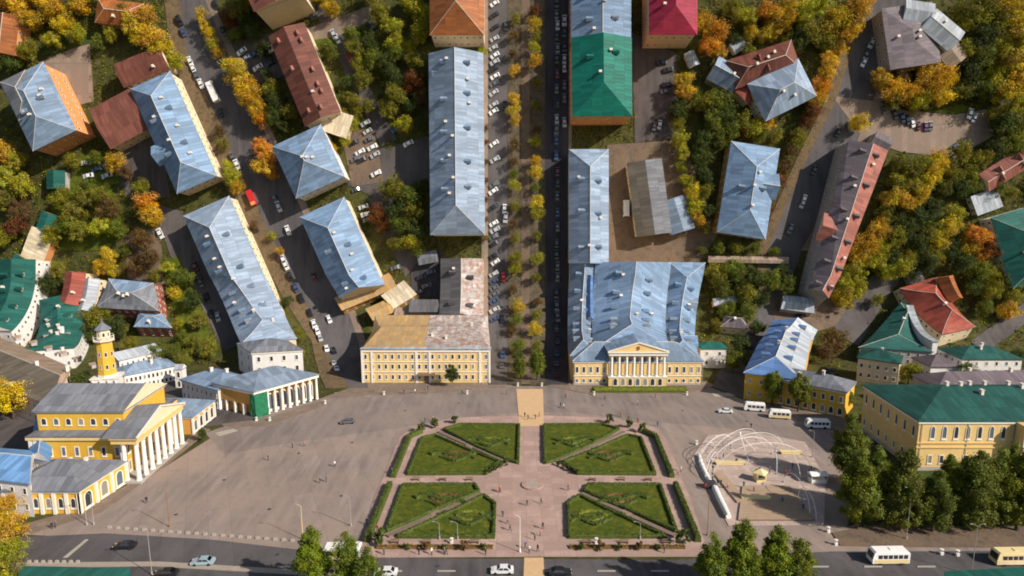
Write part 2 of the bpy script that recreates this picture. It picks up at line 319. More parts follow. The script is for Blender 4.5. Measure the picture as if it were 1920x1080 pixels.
for i in range(14):
    x = 420 + i*100; y = 1062 + 6*math.sin(i*0.4)*0 + (8 if 700 < x < 1500 else 0)
    flat('lane_dash', [(x, y), (x + 34, y), (x + 34, y + 2.2), (x, y + 2.2)], 'marking', 0.03)
flat('fair_ground', [(1296, 860), (1326, 818), (1400, 808), (1510, 830), (1548, 900), (1545, 984), (1366, 986)], 'pad_slabs', 0.04)
flat('verge', [(1560, 1000), (1640, 986), (2300, 992), (2300, 1030), (1660, 1026), (1575, 1024)], 'dirt', 0.1)
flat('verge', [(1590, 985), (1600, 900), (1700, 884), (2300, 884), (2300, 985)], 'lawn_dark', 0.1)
flat('lawn', [(1112, 726), (1286, 726), (1290, 737), (1108, 737)], 'lawn', 0.25)
# the streets that climb the fold
def road(name, L, Rr, mat, base=0.02): return flat(name, L + Rr[::-1], mat, base)
LL = [(300, -90), (338, 0), (352, 110), (398, 200), (443, 300), (478, 380), (528, 480), (570, 560), (606, 640), (640, 706), (656, 728)]
LR = [(345, -90), (384, 0), (432, 110), (474, 200), (522, 300), (560, 380), (602, 480), (644, 560), (672, 640), (681, 700), (690, 728)]
road('street', LL, LR, 'road')
road('pavement', [(x - w, y) for (x, y), w in zip(LL, (30, 30, 30, 38, 40, 42, 40, 38, 22, 40, 46))], LL, 'litter', 0.12)
road('pavement', LR, [(x + 14, y) for x, y in LR[:9]] + [(684, 700), (692, 728)], 'walk_slabs', 0.12)
by = [-90, 100, 250, 400, 520, 620, 680, 722]
road('street', [(915, y) for y in by], [(952, y) for y in by], 'road')
road('street', [(1022, y) for y in by], [(1066, y) for y in by], 'road_dark')  # darker asphalt colour paints in the shade of the buildings on this road
road('boulevard_walk', [(952, y) for y in by], [(1022, y) for y in by], 'avenue', 0.12)
road('path', [(978, y) for y in by], [(993, y) for y in by], 'dirt', 0.14)
road('pavement', [(903, y) for y in by], [(915, y) for y in by], 'tan_slabs', 0.12)
road('pavement', [(1066, y) for y in by], [(1072, y) for y in by], 'tan_slabs', 0.12)
RL = [(1680, -90), (1640, 0), (1596, 100), (1562, 200), (1512, 300), (1468, 400), (1440, 465), (1440, 540), (1400, 620), (1345, 700), (1338, 726)]
RR = [(1750, -90), (1700, 0), (1668, 100), (1632, 200), (1592, 300), (1540, 400), (1502, 470), (1480, 545), (1440, 620), (1402, 690), (1400, 750)]
road('street', RL, RR, 'road')
road('pavement', [(x - 20, y) for x, y in RL[:9]], RL[:9], 'litter', 0.12)
road('pavement', RR[:7], [(x + 16, y) for x, y in RR[:7]], 'walk_slabs', 0.12)
# yards and drives
flat('yard', [(690, 285), (805, 255), (812, 330), (705, 372), (650, 345)], 'yard')
flat('drive', [(588, 20), (612, 10), (745, 262), (715, 275)], 'yard')
flat('drive', [(560, 60), (690, 12), (715, 30), (585, 90)], 'walk_slabs')
flat('yard', [(640, 250), (700, 240), (720, 340), (660, 350)], 'dirt')
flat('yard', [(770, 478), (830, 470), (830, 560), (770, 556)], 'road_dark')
flat('yard', [(690, 372), (740, 360), (800, 470), (760, 520)], 'yard')
flat('yard', [(1184, 60), (1268, 100), (1268, 258), (1190, 268)], 'yard')
flat('yard', [(1138, 272), (1280, 262), (1345, 440), (1310, 494), (1140, 496)], 'dirt')
flat('parking', [(1560, 180), (1640, 190), (1700, 208), (1790, 215), (1850, 205), (1862, 255), (1790, 296), (1690, 285), (1620, 262)], 'tan_slabs')
flat('yard', [(72, 118), (168, 78), (176, 190), (120, 205)], 'tan_slabs')
flat('yard', [(235, 440), (300, 425), (308, 540), (240, 520)], 'dirt')
flat('yard', [(285, 380), (345, 398), (460, 640), (420, 660), (320, 480)], 'yard')
flat('yard', [(200, 290), (300, 240), (320, 370), (240, 372)], 'yard')
flat('yard', [(430, 80), (520, 60), (550, 140), (470, 160)], 'yard')
flat('yard', [(1440, 560), (1560, 540), (1600, 600), (1470, 640)], 'dirt')
flat('drive', [(1560, 620), (1650, 500), (1690, 520), (1610, 650)], 'yard')
flat('drive', [(1820, 640), (1930, 560), (1930, 600), (1840, 665)], 'yard')
flat('yard', [(-60, 870), (90, 880), (100, 790), (60, 740), (-60, 770)], 'yard')
flat('yard', [(180, 740), (430, 690), (480, 788), (380, 800), (300, 770)], 'yard')
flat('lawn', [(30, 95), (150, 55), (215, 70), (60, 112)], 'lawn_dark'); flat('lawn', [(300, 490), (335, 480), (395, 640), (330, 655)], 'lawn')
flat('lawn', [(120, 345), (200, 335), (235, 400), (205, 470), (115, 470), (90, 410)], 'lawn'); flat('lawn', [(590, 75), (625, 70), (640, 105), (600, 115)], 'lawn')
flat('lawn', [(1740, 210), (1800, 195), (1830, 205), (1790, 214)], 'lawn'); flat('lawn', [(150, 290), (210, 280), (230, 345), (130, 350)], 'lawn')

# ------------------------------------------------------------------ windows
def outline_window(name, pts, fw=0.14, depth=0.12, two=True):
    """outline in unit space (x -0.5..0.5, z 0..1): returns (surround mesh, pane mesh, both-in-one mesh); outside is -y"""
    n = len(pts); cx, cz = 0.0, sum(p[1] for p in pts)/n
    inn = [(cx + (p[0] - cx)*(1 - 2*fw), cz + (p[1] - cz)*(1 - fw*1.3)) for p in pts]
    def ring(b):
        vs = [(p[0], 0, p[1]) for p in pts] + [(p[0], -depth, p[1]) for p in pts] + [(p[0], -depth, p[1]) for p in inn] + [(p[0], -0.02, p[1]) for p in inn]
        fs = []
        for k in range(3):
            for i in range(n): j = (i + 1) % n; fs.append((k*n + i, k*n + j, (k + 1)*n + j, (k + 1)*n + i))
        b.add(vs, fs, 0); b.box((0, -depth*0.8, -0.02), (1.15, depth*1.6, 0.06), 0)
    def pane(b, mi):
        b.add([(p[0], -0.03, p[1]) for p in inn], [tuple(range(n))], mi)
    a = B(); ring(a); c = B(); pane(c, 0); d = B(); ring(d); pane(d, 1)
    G = ('glass', 'glass', 'glass', 'glass_reflect_tint', 'glass_curtain'); return a.mesh(name, ['trim']), [c.mesh('pane', [k]) for k in G], [d.mesh(name, ['trim', k]) for k in G]
RECT = [(-0.5, 0), (0.5, 0), (0.5, 1), (-0.5, 1)]
ARCH = [(-0.5, 0), (0.5, 0), (0.5, 0.72)] + [(0.5*math.cos(a), 0.72 + 0.28*math.sin(a)) for a in (0.5, 1.05, math.pi/2, 2.09, 2.64)] + [(-0.5, 0.72)]
WIN = {'rect': outline_window('window', RECT), 'arch': outline_window('arched_window', ARCH, 0.12), 'small': outline_window('window', RECT, 0.1, 0.08)}
CAMP = Vector((0, 0, CAMH))

# ------------------------------------------------------------------ houses
COLUMNS_ = {}
class House:
    def __init__(s, name, label, Q, group=None, cat='building'):
        Q = [Vector(q) for q in Q]
        s.flip = (Q[1] - Q[0]).cross(Q[3] - Q[0]) < 0
        if s.flip: Q = [Q[1], Q[0], Q[3], Q[2]]
        s.C = sum(Q, Vector((0, 0)))/4; U = ((Q[1] - Q[0]) + (Q[2] - Q[3])).normalized(); V = Vector((-U.y, U.x)); s.U, s.V = U, V
        s.Q = [Vector(((q - s.C).dot(U), (q - s.C).dot(V))) for q in Q]; s.rot = math.atan2(U.y, U.x)
        s.M = frame(s.C.x, s.C.y, 0, s.rot); s.Mi = s.M.inverted(); s.root = thing(name, label, cat, s.M, group); s.own = bool(name)
    def part(s, name, b, mats, parent=None, label=None):
        me = b.mesh(name, [mats] if isinstance(mats, str) else mats); bent(me, s.M, s.C.x, s.C.y, s.U, s.V)
        o = link(name, me, parent or s.root)
        if label: o['label'] = label
        return o
    def chart(s, p): return s.C + s.U*p[0] + s.V*p[1]
    def rigid(s, u, v, h, rot=0.0):
        c = s.chart((u, v)); return s.Mi @ frame(c.x, c.y, h, s.rot + rot)
    def walls(s, e, mat, Q=None, z0=-3.0, name='wall'): return s.part(name, B().prism(Q or s.Q, z0, e), mat)
    def cornice(s, z, mat='trim', Q=None, o=0.3, t=0.45, name='cornice'):
        return s.part(name, B().prism(grow(Q or s.Q, o), z, z + t), mat)
    def roof(s, e, rh, style, mat, Q=None, o=0.5, wallmat='wall_cream', mat2=None, cap=None, name='roof', parent=None, inset=None):
        Q = Q or s.Q; E = grow(Q, o); z = e - 0.05; zt = e + 0.22
        L = ((E[1] - E[0]).length + (E[2] - E[3]).length)/2; Wd = ((E[3] - E[0]).length + (E[2] - E[1]).length)/2
        m0, m1 = (E[0] + E[3])/2, (E[1] + E[2])/2; d = (m1 - m0).normalized(); i0 = min(Wd/2, L*0.46) if inset is None else inset
        if s.flip: style = {'hipA': 'hipB', 'hipB': 'hipA'}.get(style, style)
        a = {'hip': (i0, i0), 'hipA': (i0, 0), 'hipB': (0, i0), 'gable': (0, 0), 'flat': (0, 0)}[style]
        b = B(); vs = [(p.x, p.y, z) for p in E] + [(p.x, p.y, zt) for p in E]
        fs = [(3, 2, 1, 0)] + [(i, (i + 1) % 4, (i + 1) % 4 + 4, i + 4) for i in range(4)]; ms = [0]*5
        if style == 'flat':
            fs += [(4, 5, 6, 7)]; ms += [0]
        else:
            r0 = m0 + d*a[0]; r1 = m1 - d*a[1]; vs += [(r0.x, r0.y, zt + rh), (r1.x, r1.y, zt + rh)]
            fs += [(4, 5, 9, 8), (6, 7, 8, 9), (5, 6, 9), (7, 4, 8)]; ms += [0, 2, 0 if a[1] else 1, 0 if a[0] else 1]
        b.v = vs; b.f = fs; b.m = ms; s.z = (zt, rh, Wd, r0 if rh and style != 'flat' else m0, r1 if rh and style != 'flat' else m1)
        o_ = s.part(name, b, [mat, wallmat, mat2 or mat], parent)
        if style != 'flat' and cap:
            t = B(); t.tube([(r0.x, r0.y, zt + rh), (r1.x, r1.y, zt + rh)], 0.11, 4)
            for k, r in ((0, r0), (3, r0), (1, r1), (2, r1)):
                if (a[0] if r is r0 else a[1]): t.tube([(E[k].x, E[k].y, zt), (r.x, r.y, zt + rh)], 0.08, 4)
            s.part('ridge_cap', t, cap, o_)
        s.rf = o_; return o_
    def chimneys(s, n, mat='chimney_white', rnd=None):
        zt, rh, Wd, r0, r1 = s.z
        for k in range(n):
            t = (k + 0.5 + random.uniform(-0.25, 0.25))/n; p = r0.lerp(r1, t); off = random.uniform(-0.3, 0.3)*Wd
            nrm = Vector((-(r1 - r0).y, (r1 - r0).x)).normalized() if (r1 - r0).length > 0.1 else Vector((0, 1))
            p = p + nrm*off; z = zt + rh*(1 - abs(off)/(Wd/2))
            b = B().box((0, 0, 0.3), (0.7, 0.95, 1.7)); b.box((0, 0, 1.2), (0.9, 1.15, 0.14))
            o = part('chimney', b, mat, s.rf); o.matrix_local = s.rigid(p.x, p.y, z)
    def dormers(s, mat, wall):
        zt, rh, Wd, r0, r1 = s.z; d = r1 - r0; L = d.length
        if L < 9 or rh < 1.5: return
        d.normalize(); nrm = Vector((-d.y, d.x)); n = max(1, int(L/11)); k0 = 'dormer_%s_%s' % (mat, wall)
        if k0 not in COLUMNS_:
            b = B().box((0, 0, 0.2), (1.5, 1.9, 1.3), 1); b.add([(-0.9, -1.15, 0.8), (0.9, -1.15, 0.8), (0.9, 1.6, 0.8), (-0.9, 1.6, 0.8), (0, -1.15, 1.5), (0, 1.6, 1.5)], [(0, 4, 5, 3), (1, 2, 5, 4), (0, 1, 4), (2, 3, 5), (3, 2, 1, 0)], 0); b.box((0, -0.97, 0.35), (0.8, 0.06, 0.7), 2); COLUMNS_[k0] = b.mesh('dormer', [mat, 'wall_grey', 'glass'])
        for sd in (-1, 1):
            for k in range(n):
                p = r0 + d*(L*(k + 0.5 + random.uniform(-0.15, 0.15))/n) + nrm*(sd*Wd*0.22); z = zt + rh*(1 - 0.44)
                o = link('dormer', COLUMNS_[k0], s.rf, s.rigid(p.x, p.y, z, math.atan2(d.y, d.x) - s.rot*0 + (math.pi if sd > 0 else 0)))
    def window(s, kind, A, Bp, t, z, w, h, two=False, out=0.0):
        d = (Bp - A); p = A + d*t; rot = math.atan2(d.y, d.x); n = Vector((d.y, -d.x)).normalized()
        M = s.rigid(p.x + n.x*out, p.y + n.y*out, z, rot) @ Matrix.Diagonal((w, 1, h, 1))
        ring, pane, both = WIN[kind]
        if two:
            o = link(ring.name.split('.')[0], ring, s.root, M); link('pane', random.choice(pane), o)
        else: bm_ = random.choice(both); link(bm_.name.split('.')[0], bm_, s.root, M)
    def auto_windows(s, e, floors=2, Q=None, kind='small', w=1.0, h=1.5, gap=3.0, two=False, only=None, z0=0.0):
        Q = Q or s.Q
        for i in range(4):
            A, Bp = Q[i], Q[(i + 1) % 4]; L = (Bp - A).length
            if only is not None and i not in only: continue
            mid = (A + Bp)/2; c = s.chart(mid); wp = W(c.x, c.y, e/2); c2 = s.chart(mid + Vector(((Bp - A).y, -(Bp - A).x)).normalized()); nv = (W(c2.x, c2.y, e/2) - wp).normalized()
            if nv.dot((CAMP - wp).normalized()) < 0.03: continue
            n = int((L - 1.2)/gap)
            if n < 1: continue
            fh = (e - z0 - 0.6)/floors
            for f in range(floors):
                for k in range(n): s.window(kind, A, Bp, (k + 0.5)/n if n > 1 else 0.5, z0 + 0.45 + f*fh + (fh - h)*0.45, w, h, two)
def grow(Q, o):
    c = sum(Q, Vector((0, 0)))/len(Q); out = []
    for q in Q:
        d = q - c; out.append(q + Vector((o if d.x > 0 else -o, o if d.y > 0 else -o)))
    return out
def axis(p1, p2, w, e, wm=None):
    A, Z = Vector(at(*p1, e)), Vector(at(*p2, e)); d = (Z - A).normalized(); n = Vector((-d.y, d.x))
    m = (A + Z)/2; hw = (wm or w*proj(m.x, m.y, e)[2]/FPX)/2
    return [A - n*hw, Z - n*hw, Z + n*hw, A + n*hw]
def quad(ps, e): return [Vector(at(p[0], p[1], p[2] if len(p) > 2 else e)) for p in ps]
HOUSES = []
def house(name, label, Q, e, rh, style, wall, rmat, ch=2, floors=2, mat2=None, cap='trim', wgap=3.0, group=None, win=True, o=0.5, inset=None):
    rh *= 1.5 if rmat == 'roof_blue' else 1.25; HOUSES.append([tuple(x) for x in Q]); H = House(name, label, Q, group); H.walls(e, wall); H.roof(e, rh, style, rmat, wallmat=wall, mat2=mat2, cap=cap, o=o, inset=inset)
    if ch: H.chimneys(ch)
    if ch > 1 and style != 'flat': H.dormers(rmat, wall)
    if win: H.auto_windows(e, floors, gap=wgap)
    return H
def AX(name, label, p1, p2, w, e, rh, style, wall, rmat, ch=2, **k): return house(name, label, axis(p1, p2, w, e), e, rh, style, wall, rmat, ch, **k)

# upper left block
AX('house', 'low house with terracotta roof among yellow trees at the top left', (183, 20), (266, 30), 42, 6, 2.6, 'hip', 'wall_orange', 'roof_terracotta', 1)
AX('house', 'orange walled house cut by the left edge of the picture', (14, 30), (6, 100), 40, 8, 2, 'gable', 'wall_orange', 'roof_terracotta', 0)
h = AX('apartment_building', 'grey roofed building with orange facade at the upper left edge', (42, 138), (102, 262), 86, 14, 3.2, 'hip', 'wall_orange', 'roof_blue', 4, wgap=2.6)
h.roof(15.6, 2.0, 'hip', 'roof_grey', Q=[q*0.55 + Vector((-6, -3)) for q in h.Q], cap='trim', name='upper_roof'); h.walls(15.8, 'wall_grey', Q=[q*0.55 + Vector((-6, -3)) for q in h.Q], z0=13, name='attic_wall')
AX('house', 'brown roofed house touching the blue roof beside the yellow trees', (226, 142), (308, 108), 44, 8, 1.6, 'gable', 'wall_cream', 'roof_brown', 1, cap=None)
AX('house', 'square brown roofed house left of the long blue roof', (190, 242), (263, 203), 80, 8, 1.6, 'gable', 'wall_cream', 'roof_brown', 0, cap=None)
h = AX('townhouse', 'long blue roofed townhouse beside the parked white bus', (283, 152), (369, 345), 78, 10, 4.2, 'hip', 'wall_cream', 'roof_blue', 5)
h.roof(10.1, 3.3, 'gable', 'roof_blue', Q=[Vector((2, -10.5)), Vector((2, 2)), Vector((10, 2)), Vector((10, -10.5))][::1], wallmat='wall_cream', name='cross_roof', o=0.4)
AX('outbuilding', 'small teal roofed shed below the orange facade', (105, 322), (105, 352), 30, 4, 1.2, 'gable', 'wall_grey', 'roof_teal', 0, win=False, cap=None)
house('apartment_building', 'tall cream walled block cut by the top edge', quad([(478, 20), (440, -62), (532, -90), (566, -12)], 20), 20, 2, 'gable', 'wall_cream', 'roof_brown', 2, floors=5, win=False)
h = AX('apartment_building', 'long dark brown roof with pale roof dormers left of the drive', (538, 58), (605, 222), 68, 11, 2.6, 'gable', 'wall_cream', 'roof_brown', 1, cap=None)
zt, rh_, Wd_, r0_, r1_ = h.z
for k, (t, v) in enumerate([(0.1, -0.28), (0.1, 0.25), (0.18, 0.27), (0.42, -0.22), (0.5, 0.26), (0.66, 0.24), (0.74, 0.26), (0.88, -0.24), (0.9, 0.1)]):
    p = r0_.lerp(r1_, t) + Vector((0, v*Wd_)); z = zt + rh_*(1 - abs(v)*2)
    b_ = B().box((0, 0, 0.3), (1.5, 1.2, 1.5), 1); b_.add([(-0.95, -0.8, 1.05), (0.95, -0.8, 1.05), (0.95, 0.8, 1.05), (-0.95, 0.8, 1.05), (-0.95, 0, 1.7), (0.95, 0, 1.7)], [(0, 1, 5, 4), (2, 3, 4, 5), (0, 4, 3), (1, 2, 5), (3, 2, 1, 0)], 0)
    o_ = part('dormer', b_, ['roof_pinkbrown', 'chimney_white'], h.rf); o_.matrix_local = h.rigid(p.x, p.y, z)
AX('annex', 'cream flat annex at the lower end of the dark brown roof', (606, 222), (654, 238), 40, 7, 0, 'flat', 'wall_cream', 'roof_cream', 0, cap=None)
h = AX('townhouse', 'blue hip roofed white house above the parking yard', (557, 256), (600, 350), 96, 12, 4.6, 'hip', 'wall_white', 'roof_blue', 3)
h = AX('townhouse', 'blue roofed house between the diagonal street and the red bush', (605, 390), (679, 545), 87, 10, 4.2, 'hipA', 'wall_cream', 'roof_blue', 4)
AX('outbuilding', 'small ochre lean-to at the end of the blue roof', (636, 570), (735, 526), 30, 5, 1, 'gable', 'wall_ochre', 'roof_gold', 0, cap=None)
AX('outbuilding', 'small cream roofed building behind the yellow office block', (728, 566), (768, 540), 36, 5, 0.8, 'gable', 'wall_ochre', 'roof_cream', 0, cap=None)
AX('outbuilding', 'dark felt roofed shed behind the cream roofed building', (780, 585), (826, 585), 44, 4, 0.6, 'gable', 'wall_grey', 'roof_felt', 0, cap=None, win=False)
AX('townhouse', 'terracotta hip roofed cream house at the top of the boulevard', (857, -70), (857, 64), 98, 15, 5.5, 'hip', 'wall_cream', 'roof_terracotta', 1, wgap=2.4)
h = AX('townhouse', 'longest blue roofed building along the left of the boulevard', (855, 102), (858, 438), 98, 13, 4.6, 'hipB', 'wall_white', 'roof_blue', 8)
h.roof(13.6, 1.6, 'gable', 'roof_blue', Q=[Vector((-h.Q[1].x + 6, -9.5)), Vector((-h.Q[1].x + 6, -1)), Vector((-h.Q[1].x + 9.2, -1)), Vector((-h.Q[1].x + 9.2, -9.5))], name='cross_roof', o=0.3)
# right of the boulevard
AX('townhouse', 'pale blue roofed building at the top right of the boulevard', (1127, -80), (1127, 70), 108, 12, 3.6, 'gable', 'wall_orange', 'roof_blue', 4)
h = AX('townhouse', 'emerald green roofed building with orange brick front', (1128, 73), (1129, 216), 108, 17, 4.5, 'hipB', 'wall_orange', 'roof_emerald', 2, wgap=2.4, cap=None)
AX('townhouse', 'crimson roofed cream house at the top', (1262, -60), (1262, 63), 86, 17, 4, 'hip', 'wall_cream', 'roof_crimson', 2, wgap=2.6, cap=None)
AX('townhouse', 'long narrow blue roof along the right of the boulevard', (1104, 282), (1104, 492), 70, 10, 3.8, 'hipA', 'wall_cream', 'roof_blue', 3)
AX('warehouse', 'grey felt roofed warehouse in the courtyard', (1208, 304), (1226, 438), 62, 6, 1.5, 'gable', 'wall_cream', 'roof_felt_brown', 0, mat2='roof_grey', cap=None)
AX('outbuilding', 'pale blue roofed annex beside the courtyard warehouse', (1262, 374), (1280, 432), 42, 5, 1, 'gable', 'wall_cream', 'roof_blue', 0, cap=None)
AX('house', 'dark brown roofed house among trees below the crimson roof', (1372, 140), (1490, 102), 52, 8, 3.4, 'hip', 'wall_cream', 'roof_brown', 3)
AX('house', 'white house with bright blue hip roof beside the right street', (1420, 192), (1512, 146), 74, 9, 3.8, 'hip', 'wall_white', 'roof_blue', 2, wgap=2.2)
AX('house', 'small slate blue roofed house left of the brown roof', (1338, 128), (1382, 152), 44, 6, 2.4, 'gable', 'wall_grey', 'roof_blue', 1)
AX('outbuilding', 'small red roofed lean-to against the white house', (1390, 182), (1424, 150), 34, 6, 1.6, 'gable', 'wall_cream', 'roof_red', 0, cap=None)
h = AX('townhouse', 'broken blue hip roof left of the right street', (1416, 274), (1390, 440), 88, 9, 4, 'hip', 'wall_ochre', 'roof_blue', 3)
h.roof(9.4, 3.2, 'gable', 'roof_blue', Q=[Vector((-8, 0)), Vector((-8, 11)), Vector((2, 11)), Vector((2, 0))], name='cross_roof', wallmat='roof_blue', o=0.4, cap='trim')
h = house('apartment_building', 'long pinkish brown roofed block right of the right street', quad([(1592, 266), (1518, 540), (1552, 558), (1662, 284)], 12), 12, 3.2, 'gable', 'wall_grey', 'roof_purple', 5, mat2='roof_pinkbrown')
h.roof(12.1, 2.9, 'gable', 'roof_pinkbrown', Q=[Vector((-2, -8.5)), Vector((-2, 1)), Vector((9, 1)), Vector((9, -8.5))], name='cross_roof', wallmat='wall_pink', o=0.3)
AX('outbuilding', 'dark square shed at the top end of the pinkish roof', (1640, 258), (1668, 272), 22, 6, 0.6, 'gable', 'wall_grey', 'roof_purple', 0, cap=None, win=False)
AX('apartment_building', 'grey roofed block among trees at the top right', (1700, 12), (1716, 122), 92, 9, 1.2, 'hip', 'wall_grey', 'roof_purple', 3, cap=None)
AX('outbuilding', 'pale metal roofed annex on the grey block at the top right', (1742, 36), (1792, 78), 44, 10, 1.6, 'gable', 'wall_white', 'roof_pale', 1)
AX('outbuilding', 'light grey roofed annex above the grey block at the top right', (1698, 18), (1748, 26), 34, 10, 1, 'gable', 'wall_white', 'roof_pale', 0, cap=None)
AX('outbuilding', 'brownish roofed annex right of the grey block', (1772, 84), (1796, 116), 40, 7, 1, 'gable', 'wall_cream', 'roof_tan', 0, cap=None)
AX('house', 'narrow house with reddish roof at the right edge', (1846, 342), (1930, 290), 34, 6, 2, 'gable', 'wall_cream', 'roof_pinkbrown', 2)
AX('outbuilding', 'pale flat roofed garage near the right edge', (1828, 386), (1872, 370), 34, 4, 0, 'flat', 'wall_white', 'roof_pale', 0, cap=None)
AX('townhouse', 'big teal roof cut by the right edge among trees', (1900, 398), (1940, 530), 84, 8, 4, 'hip', 'wall_white', 'roof_teal', 1)
h = AX('townhouse', 'red hip roofed house right of the white firewall', (1722, 532), (1796, 620), 72, 6.5, 5, 'hip', 'wall_cream', 'roof_red', 1)
AX('house', 'small orange roofed wing behind the red hip roof', (1772, 520), (1790, 560), 26, 10, 2, 'gable', 'wall_orange', 'roof_terracotta', 0, cap=None)
house('townhouse', 'dark teal roofed house left of the white firewall', quad([(1690, 570), (1612, 652), (1748, 660), (1712, 576)], 6), 6, 3.4, 'hip', 'wall_grey', 'roof_green_dark', 1, cap='trim')
AX('firewall', 'bare white firewall between the teal and the red roofs', (1706, 574), (1754, 640), 9, 10, 0, 'flat', 'wall_white', 'roof_pale', 0, cap=None, win=False)
AX('shed', 'small pale shed among trees left of the brown roofed house', (1374, 92), (1392, 80), 18, 3.5, 1, 'gable', 'wall_white', 'roof_pale', 0, win=False, cap=None)
AX('shed', 'small white shed beside the orange tree in the yard', (1292, 100), (1302, 122), 16, 3, 0.8, 'gable', 'wall_white', 'roof_pale', 0, win=False, cap=None)
AX('shed', 'small purple grey shed behind the red hip roof', (1706, 528), (1726, 520), 20, 3.5, 1, 'gable', 'wall_grey', 'roof_purple', 0, win=False, cap=None)
AX('shed', 'small brown shed on the garden lawn left of the drive', (652, 108), (668, 100), 16, 3, 1, 'gable', 'wood', 'roof_brown', 0, win=False, cap=None)
# left block inside the fold
AX('townhouse', 'longest blue roof on the left side of the diagonal street', (388, 388), (506, 640), 90, 9, 4.2, 'hip', 'wall_cream', 'roof_blue', 9)
AX('townhouse', 'teal roofed building with white front at the left edge', (32, 488), (-14, 620), 66, 10, 2.5, 'gable', 'wall_white', 'roof_teal', 2, cap=None)
AX('townhouse', 'teal roof with pale chimneys above the fire tower street', (112, 556), (92, 655), 74, 8, 2.6, 'hip', 'wall_white', 'roof_teal', 6, cap=None)
AX('house', 'red roofed house between the two teal roofs and pale roof', (142, 512), (128, 572), 34, 9, 1.8, 'gable', 'wall_cream', 'roof_red', 1, cap=None)
AX('house', 'narrow pale blue roofed house right of the red roof', (172, 524), (158, 584), 26, 8, 1.6, 'gable', 'wall_cream', 'roof_pale', 1, cap=None)
AX('outbuilding', 'cream flat roofed garage in the row at the left edge', (80, 434), (60, 486), 40, 5, 0, 'flat', 'wall_orange', 'roof_cream', 0, cap=None, win=False)
AX('outbuilding', 'small teal garage topmost in the row at the left edge', (94, 402), (84, 430), 28, 5, 0.8, 'gable', 'wall_orange', 'roof_teal', 0, cap=None, win=False)
AX('outbuilding', 'teal roofed garage below the cream flat roof', (52, 488), (40, 512), 50, 6, 1, 'gable', 'wall_ochre', 'roof_teal', 0, cap=None, win=False)
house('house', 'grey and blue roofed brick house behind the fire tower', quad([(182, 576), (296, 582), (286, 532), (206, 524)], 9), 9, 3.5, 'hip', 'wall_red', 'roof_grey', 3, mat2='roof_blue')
house('house', 'small dark brick house with blue roof beside the fire tower', quad([(254, 612), (322, 614), (302, 590), (262, 588)], 6), 6, 2, 'hip', 'wall_red', 'roof_blue', 1)
house('townhouse', 'tan roofed terrace cut by the left edge below the teal roofs', quad([(-60, 600), (130, 690), (96, 760), (-60, 700)], 8), 8, 2.5, 'gable', 'wall_pink', 'roof_tan', 5, mat2='roof_felt_brown')
house('house', 'bright blue roofed house cut by the left edge', quad([(-60, 838), (60, 848), (56, 906), (-60, 892)], 8), 8, 2, 'gable', 'wall_white', 'roof_sky', 0)
house('house', 'narrow white house with pale blue roof behind the golden hall', quad([(58, 856), (72, 778), (100, 780), (90, 868)], 8), 8, 1.5, 'gable', 'wall_white', 'roof_sky', 1)
# lower edge roofs
house('kiosk', 'teal roofed kiosk at the bottom left corner', quad([(46, 1066), (236, 1070), (250, 1110), (24, 1110)], 4), 4, 0.3, 'hip', 'wall_cream', 'roof_teal', 0, cap=None, win=False)
house('kiosk', 'teal roofed kiosk at the bottom right corner', quad([(1780, 1076), (1960, 1066), (1960, 1110), (1760, 1110)], 4), 4, 0.3, 'hip', 'wall_cream', 'roof_teal', 0, cap=None, win=False)
# ------------------------------------------------------------------ the buildings round the square
def base_quad(pl, pr, depth):
    A, Z = Vector(at(*pl)), Vector(at(*pr)); d = (Z - A).normalized(); n = Vector((-d.y, d.x))
    return [A, Z, Z + n*depth, A + n*depth]
def V2(x, y): return Vector((x, y))
COLUMN = {}
def column_mesh(hh, r):
    k = (round(hh, 2), r)
    if k not in COLUMN:
        b = B(); b.lathe([(r*1.25, 0), (r*1.25, 0.25), (r*1.02, 0.35), (r, hh*0.35), (r*0.84, hh - 0.55), (r*0.95, hh - 0.5), (r*1.2, hh - 0.22), (r*1.25, hh - 0.2), (r*1.25, hh)], 12); COLUMN[k] = b.mesh('column', ['stone_white'])
    return COLUMN[k]
def grid_windows(H, A, Bp, cols, zs, w, hh, kind='rect', t0=0.0, t1=1.0, out=0.0, skip=()):
    for zi, z in enumerate(zs):
        for k in range(cols):
            if (k, zi) in skip: continue
            H.window(kind, A, Bp, t0 + (t1 - t0)*(k + 0.5)/cols, z, w, hh, True, out)

# three-storey yellow office block
fl, fr = Vector(at(681, 718)), Vector(at(918, 718)); bl, br_ = Vector(at(704, 592, 12)), Vector(at(912, 592, 12))
H = House('office_block', 'three storey pale yellow office block with long window rows', [fl, fr, br_, bl])
H.walls(12, 'wall_yellow'); H.cornice(11.3, 'trim', o=0.35, t=0.6)
q = H.Q; mid_f, mid_b = q[0].lerp(q[1], 0.48), q[3].lerp(q[2], 0.48)
H.roof(12, 2.8, 'hipA', 'roof_gold', Q=[q[0], mid_f, mid_b, q[3]], wallmat='wall_ochre', o=0.2, inset=4)
H.roof(12, 2.9, 'hipB', 'roof_rusty_white', Q=[mid_f + V2(0.5, 0), q[1], q[2], mid_b + V2(0.5, 0)], wallmat='wall_grey', o=0.22, inset=4); H.chimneys(3)
eave = B().box(((q[0].x + q[1].x)/2, q[0].y + 0.8, 12.42), (q[1].x - q[0].x + 1.2, 2.6, 0.16)); H.part('eave_strip', eave, 'roof_pale')
grid_windows(H, q[0], q[1], 19, (1.2, 5.0, 8.6), 1.15, 1.9)
for z in (4.1, 7.8): H.part('string_course', B().box(((q[0].x + q[1].x)/2, q[0].y - 0.06, z), (q[1].x - q[0].x + 0.3, 0.3, 0.28)), 'trim')
